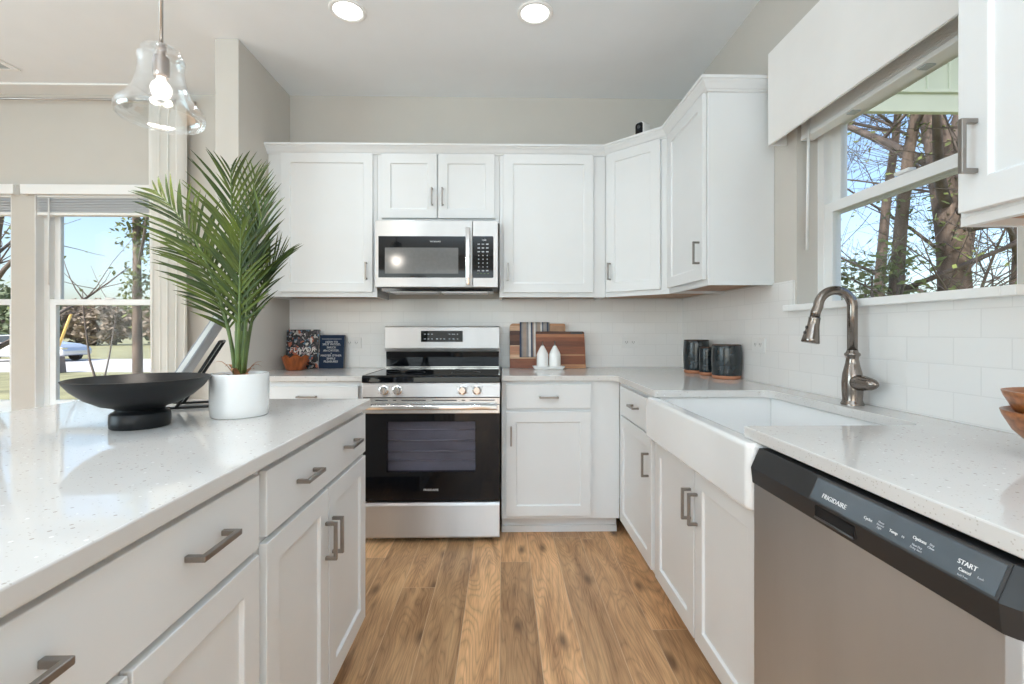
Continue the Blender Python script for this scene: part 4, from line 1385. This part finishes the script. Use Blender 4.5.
# ------------------------------------------------------------------ pendant and ceiling fixtures
def pendant():
    x, y = -.985, 1.385
    r = thing('pendant_light', 'clear glass bell pendant lamp hanging over the island', 'pendant lamp', (x, y, CEIL))
    obj('canopy', MB().lathe([(.062, 0), (.062, -.012), (.05, -.022), (.012, -.026), (.012, -.04), (0, -.04)], 32, (x, y, CEIL)), 'rod_metal', r)
    obj('rod', MB().tube([(x, y, CEIL - .03), (x, y, 1.982)], .0052, 12), 'rod_metal', r)
    sk_ = [(.0, 1.992), (.012, 1.992), (.014, 1.975), (.0105, 1.970), (.0105, 1.956), (.019, 1.953), (.0205, 1.945), (.0205, 1.900), (.018, 1.896), (0, 1.896)]
    obj('socket', MB().lathe(sk_, 24, (x, y, 0)), 'socket_metal', r, sharp=40)
    so = [(.018, 1.982), (.034, 1.981), (.047, 1.975), (.052, 1.966), (.051, 1.958), (.0575, 1.951), (.059, 1.943), (.0565, 1.934), (.0565, 1.915), (.060, 1.888), (.068, 1.860), (.080, 1.836), (.094, 1.818), (.104, 1.808), (.109, 1.798), (.1095, 1.788), (.108, 1.776), (.1065, 1.774)]
    si = [(q - .0032, z - .001) for q, z in reversed(so)]
    obj('shade', MB().lathe(so + si, 64, (x, y, 0), closed=True), 'shade_glass', r)
    bl_ = [(.0, 1.836), (.010, 1.837), (.020, 1.844), (.026, 1.855), (.0265, 1.864), (.022, 1.876), (.014, 1.884), (.011, 1.890), (.011, 1.905), (0, 1.905)]
    obj('bulb', MB().lathe(bl_, 28, (x, y, 0)), 'bulb_glow', r)
    lamp('pendant_lamp', 'POINT', (x, y, 1.815), 6, (1, .9, .8), shadow_soft_size=.03, specular_factor=0.)
pendant()

dl = None
for i, (x, y) in enumerate(DOWNLIGHTS):
    if dl is None:
        dl = thing('downlight', 'left of the two round recessed lights in the ceiling', 'ceiling light', (x, y, CEIL), 0, 'round recessed ceiling lights')
        obj('trim_ring', MB().lathe([(.070, -.001), (.072, -.006), (.085, -.008), (.092, -.004), (.092, 0), (.070, 0)], 48, closed=True), 'trim_white', dl, world=False)
        obj('lens', MB().lathe([(.071, -.003), (.06, -.0045), (0, -.0045)], 48), 'lens_glow', dl, world=False)
    else:
        dup(dl, (x, y, CEIL), label='right of the two round recessed lights in the ceiling')

v_ = thing('ceiling_vent', 'square ceiling air vent at the far left of the dining ceiling', 'vent', (-3.16, 2.83, CEIL))
obj('vent_frame', MB().box(-3.33, -2.99, 2.67, 2.70, CEIL - .010, CEIL).box(-3.33, -2.99, 2.97, 3.0, CEIL - .010, CEIL).box(-3.33, -3.295, 2.70, 2.97, CEIL - .010, CEIL).box(-3.025, -2.99, 2.70, 2.97, CEIL - .010, CEIL), 'trim_white', v_, .002)
sl = MB()
for i in range(9):
    yy = 2.715 + i * .030
    sl.prism([(yy, CEIL - .001), (yy + .016, CEIL - .009), (yy + .018, CEIL - .008), (yy + .003, CEIL - .001)], 0, -3.295, -3.025)
obj('louvres', sl, 'vent_grey', v_)
obj('duct', MB().box(-3.295, -3.025, 2.70, 2.97, CEIL - .0015, CEIL - .0003), 'dark_slot', v_)

# ------------------------------------------------------------------ window dressings
def blind(label, x0, x1, z, y, wand=True):
    r = thing('window_blind', label, 'blind', ((x0 + x1) / 2, y, z), 0, 'raised white blinds in the dining windows')
    obj('valance', MB().box(x0 - .055, x1 + .055, y - .045, y - .028, z - .012, z + .055).box(x0 - .055, x0 - .04, y - .028, y - .001, z - .012, z + .055).box(x1 + .04, x1 + .055, y - .028, y - .001, z - .012, z + .055), 'trim_white', r, .003)
    s = MB()
    for i in range(9):
        zz = z - .028 - i * .011
        s.box(x0 + .012, x1 - .012, y + .005, y + .050, zz - .0022, zz + .0022)
    obj('slat_stack', s, 'blind_grey', r)
    obj('bottom_rail', MB().box(x0 + .012, x1 - .012, y + .004, y + .052, z - .142, z - .122), 'trim_white', r, .003)
    obj('head_rail', MB().box(x0 + .010, x1 - .010, y + .002, y + .055, z - .022, z + .0), 'trim_white', r, .002)
    obj('wand', MB().tube([(x0 + .10, y - .006, z - .03), (x0 + .10, y - .008, z - .62)], .005, 8), 'trim_white', r)
blind('raised white blind at the top of the dining window beside the curtain', W2[0], W2[1], 2.098, BY)
blind('raised white blind over the dining window cut by the left picture edge', W1[0], W1[1], 2.098, BY)

def curtain():
    mb = MB()
    x0, x1 = -2.36, -2.12
    nx, zt, zb = 110, 2.70, .02
    rows = [zt, zt - .05, zt - .12, 2.2, 1.6, 1.0, .5, zb]
    v = []
    for k_, z in enumerate(rows):
        amp = .036 if k_ > 1 else .02
        for i in range(nx + 1):
            u_ = i / nx
            y = BY - .085 + amp * math.sin(u_ * 2 * PI * 4.5 + .25 * math.sin(z * 2)) + .008 * math.sin(u_ * 37 + z)
            xx = x0 + (x1 - x0) * u_ + .010 * math.sin(u_ * 2 * PI * 9)
            v.append((xx, y, z))
    f = []
    for k_ in range(len(rows) - 1):
        for i in range(nx):
            a = k_ * (nx + 1) + i
            f.append((a, a + 1, a + nx + 2, a + nx + 1))
    mb.add(v, f, smooth=True)
    o = obj('curtain', mb, 'curtain_cloth')
    md = o.modifiers.new('thickness', 'SOLIDIFY'); md.thickness = .003
    tag(o, 'long white curtain panel hanging beside the dining window', 'curtain')
    rd = thing('curtain_rod', 'thin dark curtain rod along the top of the dining wall', 'curtain rod', (-3.3, BY - .085, 2.695))
    obj('rod', MB().tube([(-4.75, BY - .085, 2.706), (-2.10, BY - .085, 2.706)], .0075, 12), 'rod_metal', rd)
    for x in (-4.7, -2.115):
        obj('bracket', MB().tube([(x, BY - .001, 2.706), (x, BY - .085, 2.706)], .006, 8).box(x - .012, x + .012, BY - .006, BY, 2.676, 2.736), 'rod_metal', rd)
    for x in (-4.75, -2.10):
        obj('finial', MB().lathe([(0, -.014), (.012, -.009), (.015, 0), (.012, .009), (0, .014)], 14, (x, BY - .085, 2.706)), 'dark_grey_plastic', rd)
curtain()

# fabric valance over the sink window
def valance():
    xf = 1.176; y1, y0 = 2.084, 1.02; z0, z1 = 1.986, 2.395
    r = thing('fabric_valance', 'white fabric box valance above the sink window', 'valance', (RX, (y0 + y1) / 2, z1))
    obj('front_board', MB().box(xf, xf + .012, y0, y1, z0, z1), 'valance_cloth', r, .004)
    obj('return_board', MB().box(xf + .012, RX - .001, y1 - .012, y1, z0, z1), 'valance_cloth', r, .003)
    obj('return_board', MB().box(xf + .012, RX - .001, y0, y0 + .012, z0, z1), 'valance_cloth', r, .003)
    obj('top_board', MB().box(xf + .012, RX - .001, y0 + .012, y1 - .012, z1 - .014, z1 - .002), 'valance_cloth', r)
valance()
# blind head under the valance, inside the window opening
def sink_blind():
    ya, yb = SW[0] + .012, SW[1] - .012
    r = thing('window_blind', 'raised white blind tucked under the fabric valance over the sink window', 'blind', (1.30, 1.57, 2.10))
    obj('head_rail', MB().box(1.275, 1.325, ya, yb, 2.055, 2.098), 'trim_white', r, .003)
    s = MB()
    for i in range(9):
        zz = 2.047 - i * .0066
        s.box(1.266, 1.314, ya + .004, yb - .004, zz - .0028, zz + .0028)
    obj('slat_stack', s, 'trim_white', r)
    obj('bottom_rail', MB().box(1.263, 1.316, ya + .003, yb - .003, 1.972, 1.990), 'trim_white', r, .003)
    for yy in (1.72, 1.42): obj('cord_clip', MB().box(1.275, 1.305, yy - .016, yy + .016, 1.968, 1.9725), 'vent_grey', r)
    obj('wand', MB().tube([(1.256, 1.925, 2.05), (1.254, 1.932, 1.50)], .0055, 8), 'trim_white', r)
sink_blind()

# ------------------------------------------------------------------ outdoors
GZ = -.42
struct('ground', MB().box(-90, 90, -40, 18.6, GZ - .5, GZ).box(-90, 90, 27.5, 130, GZ - .5, GZ), 'grass')
struct('road', MB().box(-90, 90, 18.6, 27.5, GZ - .5, GZ - .01), 'asphalt')

def tree_mesh(rng, h_, r0, lean, levels, spread, first=.25, twigs=7, gnarl=.12):
    """returns (branches MB, list of leaf spots)"""
    mb = MB(); spots = []; trunk = []
    def grow(p, d, L_, rad, lev):
        n = 6 if lev == 0 else 5
        pts = [p]; rads = [rad]
        q = p
        for i in range(n):
            d = (d + Vector((rng.uniform(-1, 1), rng.uniform(-1, 1), rng.uniform(-.4, .7))) * gnarl).normalized()
            q = q + d * (L_ / n)
            pts.append(q); rads.append(max(.004, rad * (1 - (.62 if lev == 0 else .8) * (i + 1) / n)))
            if lev >= levels - 1: spots.append((q, d))
        if lev == 0: trunk.extend(zip(pts, rads))
        mb.tube(pts, rads, 10 if lev == 0 else (6 if lev == 1 else 4), m=0 if lev < 1 else 1)
        if lev < levels:
            k = twigs if lev else twigs + 3
            for i in range(k):
                t = rng.uniform(first if lev == 0 else .2, 1)
                a = t * n; i0 = min(int(a), n - 1)
                s = pts[i0].lerp(pts[i0 + 1], a - i0)
                ax = Vector((rng.uniform(-1, 1), rng.uniform(-1, 1), rng.uniform(-.2, .8))).normalized()
                nd = (d * (1 - spread) + ax * spread).normalized()
                grow(s, nd, L_ * rng.uniform(.35, .6), rads[i0] * rng.uniform(.35, .55), lev + 1)
    grow(Vector((0, 0, 0)), Vector(lean).normalized(), h_, r0, 0)
    return mb, spots, trunk
def leaves_mesh(rng, spots, n, size, jit):
    mb = MB()
    for i in range(n):
        p, d = spots[rng.randrange(len(spots))]
        c = p + Vector((rng.gauss(0, jit), rng.gauss(0, jit), rng.gauss(0, jit)))
        a = Vector((rng.uniform(-1, 1), rng.uniform(-1, 1), rng.uniform(-1, 1))).normalized()
        b_ = a.orthogonal().normalized()
        s = size * rng.uniform(.6, 1.3)
        mb.add([c - a * s, c - b_ * s * .5, c + a * s, c + b_ * s * .5], [(0, 1, 2, 3)])
    return mb
def tree(name, label, loc, seed, h_, r0, lean=(0, 0, 1), levels=3, spread=.75, leaves=900, lsize=.06, jit=.15, leaf='ivy_leaf', first=.25, twigs=6, group=None, gnarl=.12, cat='tree', ivy=None):
    rng = random.Random(seed)
    r = thing(name, label, cat, loc, 0, group)
    mb, spots, trunk = tree_mesh(rng, h_, r0, lean, levels, spread, first, twigs, gnarl)
    obj('branches', mb, ['bark', 'twig'], r, world=False)
    if leaves: 
        f = obj('foliage', leaves_mesh(rng, spots, leaves, lsize, jit), leaf, r, world=False)
    if ivy:
        sp2 = []
        for k_ in range(160):
            i0 = rng.randrange(len(trunk) - 1); t_ = rng.random()
            p = trunk[i0][0].lerp(trunk[i0 + 1][0], t_); q = trunk[i0][1]
            if not ivy[1] < p.z < ivy[2] or rng.random() < .35: continue
            a = rng.uniform(0, 2 * PI)
            sp2.append((p + Vector((math.cos(a), math.sin(a), 0)) * q * rng.uniform(.9, 1.3), None))
        if sp2: obj('ivy', leaves_mesh(rng, sp2, ivy[0], .045, ivy[3]), 'ivy_leaf', r, world=False)
    return r

G1 = 'trees outside the sink window'
# big ivy-clad trunk and its neighbours, seen through the sink window
tree('ivy_tree', 'thick leaning tree trunk with ivy outside the sink window', (6.95, 6.95, GZ), 5, 9.0, .25, (-.09, .0, 1), 3, .8, 1500, .05, .22, first=.22, twigs=7, group=G1, ivy=(900, 1.6, 6, .07))
tree('ivy_tree', 'slimmer ivy-covered tree left of the thick trunk outside the sink window', (5.72, 6.75, GZ), 21, 6.2, .12, (.07, 0, 1), 3, .8, 1300, .045, .2, first=.25, twigs=7, group=G1, ivy=(700, 1.5, 5, .08))
tree('bare_tree', 'bare twiggy tree in the distance behind the thick trunk', (10.6, 10.4, GZ), 8, 8.5, .13, (0, 0, 1), 3, .8, 500, .05, .2, first=.15, twigs=8, group=G1)
tree('bare_tree', 'bare twiggy tree in the distance left of the ivy trees', (7.8, 9.6, GZ), 14, 8.5, .12, (.04, 0, 1), 3, .8, 600, .05, .2, first=.15, twigs=8, group=G1)
tree('bare_tree', 'bare tree with fine branches at the right end of the sink window', (8.6, 8.0, GZ), 31, 7.5, .11, (.05, 0, 1), 3, .8, 800, .05, .2, first=.15, twigs=8, group=G1)

def bush(label, loc, rad, n, size, seed, leaf, name='bush', group=None, core=True):
    rng = random.Random(seed)
    r = thing(name, label, 'bush', loc, 0, group)
    sp = []
    for i in range(400):
        v = Vector((rng.gauss(0, 1), rng.gauss(0, 1), rng.gauss(0, 1))).normalized() * rng.uniform(.45, 1) 
        sp.append((Vector((v.x * rad[0], v.y * rad[1], rad[2] + v.z * rad[2])), v))
    obj('foliage', leaves_mesh(rng, sp, n, size, .08 * rad[2]), leaf, r, world=False)
    st_ = MB()
    for i in range(7):
        a = rng.uniform(0, 2 * PI)
        st_.tube([(0.05 * math.cos(a), .05 * math.sin(a), 0), (rad[0] * .3 * math.cos(a), rad[1] * .3 * math.sin(a), rad[2] * .8), (rad[0] * .6 * math.cos(a), rad[1] * .6 * math.sin(a), rad[2] * 1.6)], [.04 * rad[2], .025 * rad[2], .01 * rad[2]], 6)
    obj('stems', st_, 'twig', r, world=False)
    return r
bush('leafy evergreen bush low in the left part of the sink window', (5.2, 6.6, GZ), (.85, .8, 1.45), 2200, .06, 3, 'ivy_leaf', group='bushes in the yard')
bush('low leafy bush along the bottom of the sink window', (6.7, 8.1, GZ), (1.6, .9, 1.15), 2200, .06, 4, 'ivy_leaf', group='bushes in the yard')

# through the dining window
tree('ivy_tree', 'ivy-covered tree beside the curtain, seen through the dining window', (-6.22, 8.2, GZ), 9, 5.6, .085, (.0, 0, 1), 2, .35, 3200, .05, .22, first=.45, twigs=7, gnarl=.03, ivy=(1500, 2.0, 6, .13))
sp_ = thing('sapling', 'thin bare sapling in the yard outside the dining window', 'tree', (-5.6, 6.8, GZ))
s = MB().tube([(-5.55, 6.8, GZ), (-5.68, 6.8, .25), (-5.83, 6.8, .75), (-5.92, 6.8, 1.45), (-5.93, 6.8, 1.75)], [.02, .018, .014, .009, .004], 7)
s.tube([(-5.68, 6.8, .25), (-5.60, 6.85, .8), (-5.55, 6.9, 1.35), (-5.62, 6.9, 1.5)], [.013, .010, .006, .003], 6)
s.tube([(-5.91, 6.8, 1.3), (-6.1, 6.8, 1.52), (-6.4, 6.8, 1.6)], [.007, .005, .002], 5)
s.tube([(-5.90, 6.8, 1.4), (-5.6, 6.8, 1.55), (-5.4, 6.8, 1.56)], [.007, .005, .002], 5)
s.tube([(-5.55, 6.9, 1.42), (-5.75, 6.9, 1.75), (-5.9, 6.9, 2.1)], [.006, .004, .002], 5)
obj('branches', s, 'twig', sp_)
tree('bare_tree', 'bare tree showing in the window cut by the left picture edge', (-7.6, 7.2, GZ), 41, 4.6, .09, (.02, 0, 1), 2, .8, 200, .04, .2, first=.25, twigs=8)
G2 = 'scrub and trees across the road'
rg = random.Random(77)
names = ['brown leafless thicket', 'grey green pine clump', 'dull green hedge', 'tall dark pines', 'pale brown brush', 'olive thicket', 'low tan scrub', 'dark evergreen clump', 'green brown tree line']
kx = [-72, -64, -57, -51, -45, -39, -33, -26, -19]
for i, x in enumerate(kx):
    hh = [2.6, 3.0, 2.4, 3.2, 2.5, 2.8, 2.5, 2.9, 2.6][i]
    bush(names[i] + ' across the road beyond the dining window, ' + ['far left', 'left', 'left of the car', 'above the car', 'behind the car front', 'behind the sapling', 'by the ivy tree', 'behind the curtain', 'behind the wall'][i],
         (x, 50 + (i % 3) * 3, GZ), (5.0, 2.5, hh), 2600, .30, 50 + i, 'far_leaf' if i % 2 else 'far_brush', name='thicket', group=G2)

# parked car on the road
def car():
    r = thing('car', 'silver car on the road outside the dining window', 'car', (-25.2, 25.6, GZ))
    x0 = -27.1
    L_ = 4.5; w = 1.75; y0 = 24.8
    prof = [(0, .35), (0, .75), (.15, .92), (.7, .98), (1.25, 1.38), (2.3, 1.42), (3.05, 1.0), (3.9, .90), (4.4, .74), (4.5, .55), (4.48, .32), (3.95, .25), (.5, .25)]
    b_ = MB().prism([(x0 + p[0], GZ + p[1]) for p in prof], 1, y0, y0 + w)
    obj('car_body', b_, 'car_silver', r, .08, seg=3)
    g = MB().prism([(x0 + p[0], GZ + p[1]) for p in ((.85, 1.0), (1.3, 1.33), (2.25, 1.36), (2.85, 1.0))], 1, y0 - .01, y0 + w + .01)
    obj('side_windows', g, 'car_glass', r)
    for cxx in (.85, 3.65):
        for yy in (y0 - .02, y0 + w - .2):
            k = MB(); n = 24
            for q, (rr, dy) in enumerate(((.31, 0), (.31, .22), (0, .22), (0, 0))):
                for i in range(n):
                    a = 2 * PI * i / n
                    k.v.append(Vector((x0 + cxx + rr * math.cos(a), yy + dy, GZ + .30 + rr * math.sin(a))))
            for q in range(4):
                p = (q + 1) % 4
                for i in range(n):
                    j = (i + 1) % n
                    k.f.append((q * n + i, q * n + j, p * n + j, p * n + i)); k.m.append(0); k.s.append(False)
            obj('wheel', k, 'tyre', r)
    obj('headlight', MB().box(x0 + 4.2, x0 + 4.46, y0 - .005, y0 + .3, GZ + .62, GZ + .74), 'chrome', r, .02)
car()
tag(obj('utility_box', MB().prism([(-17.35, GZ), (-16.72, GZ), (-16.78, GZ + .62), (-17.3, GZ + .62)], 1, 18.0, 18.5), 'box_grey', bevel=.03),
    'grey brown utility box in the grass below the parked car', 'utility box')
yp = MB().tube([(-20.25, 22.0, GZ + .9), (-19.7, 22.0, GZ + 2.35)], .055, 10)
yp.tube([(-20.55, 22.0, GZ - .05), (-20.25, 22.0, GZ + .9)], .04, 8)
tag(obj('guy_wire_guard', yp, 'yellow_plastic'), 'yellow slanted guy wire guard standing behind the car', 'pole')

# neighbouring porch gable seen at the top of the sink window
def porch():
    y = 3.75
    r = thing('porch', 'pale painted porch gable with vertical battens outside the sink window', 'porch', (3.2, y, GZ))
    zb = 2.905
    obj('header_beam', MB().box(1.75, 5.2, y - .05, y, zb, zb + .16), 'porch_paint', r, .006)
    obj('cap_trim', MB().box(1.75, 5.2, y - .075, y - .05, zb + .145, zb + .17), 'porch_paint', r, .004)
    g = MB().box(1.75, 5.2, y, y + .04, zb + .16, zb + 1.5)
    obj('siding', g, 'porch_paint', r)
    bt = MB()
    for i in range(19): bt.box(1.80 + i * .178, 1.80 + i * .178 + .028, y - .018, y, zb + .16, zb + 1.5)
    obj('battens', bt, 'porch_paint', r, .003)
    for x in (1.80, 5.1): obj('post', MB().box(x - .06, x + .06, y - .03, y + .09, GZ, zb), 'porch_paint', r, .005)
    obj('shade_overhang', MB().box(1.5, 5.4, y - 1.7, y + 1.8, zb + 1.5, zb + 1.6), 'porch_paint', r)  # unseen overhang added to keep the sun off the gable
porch()
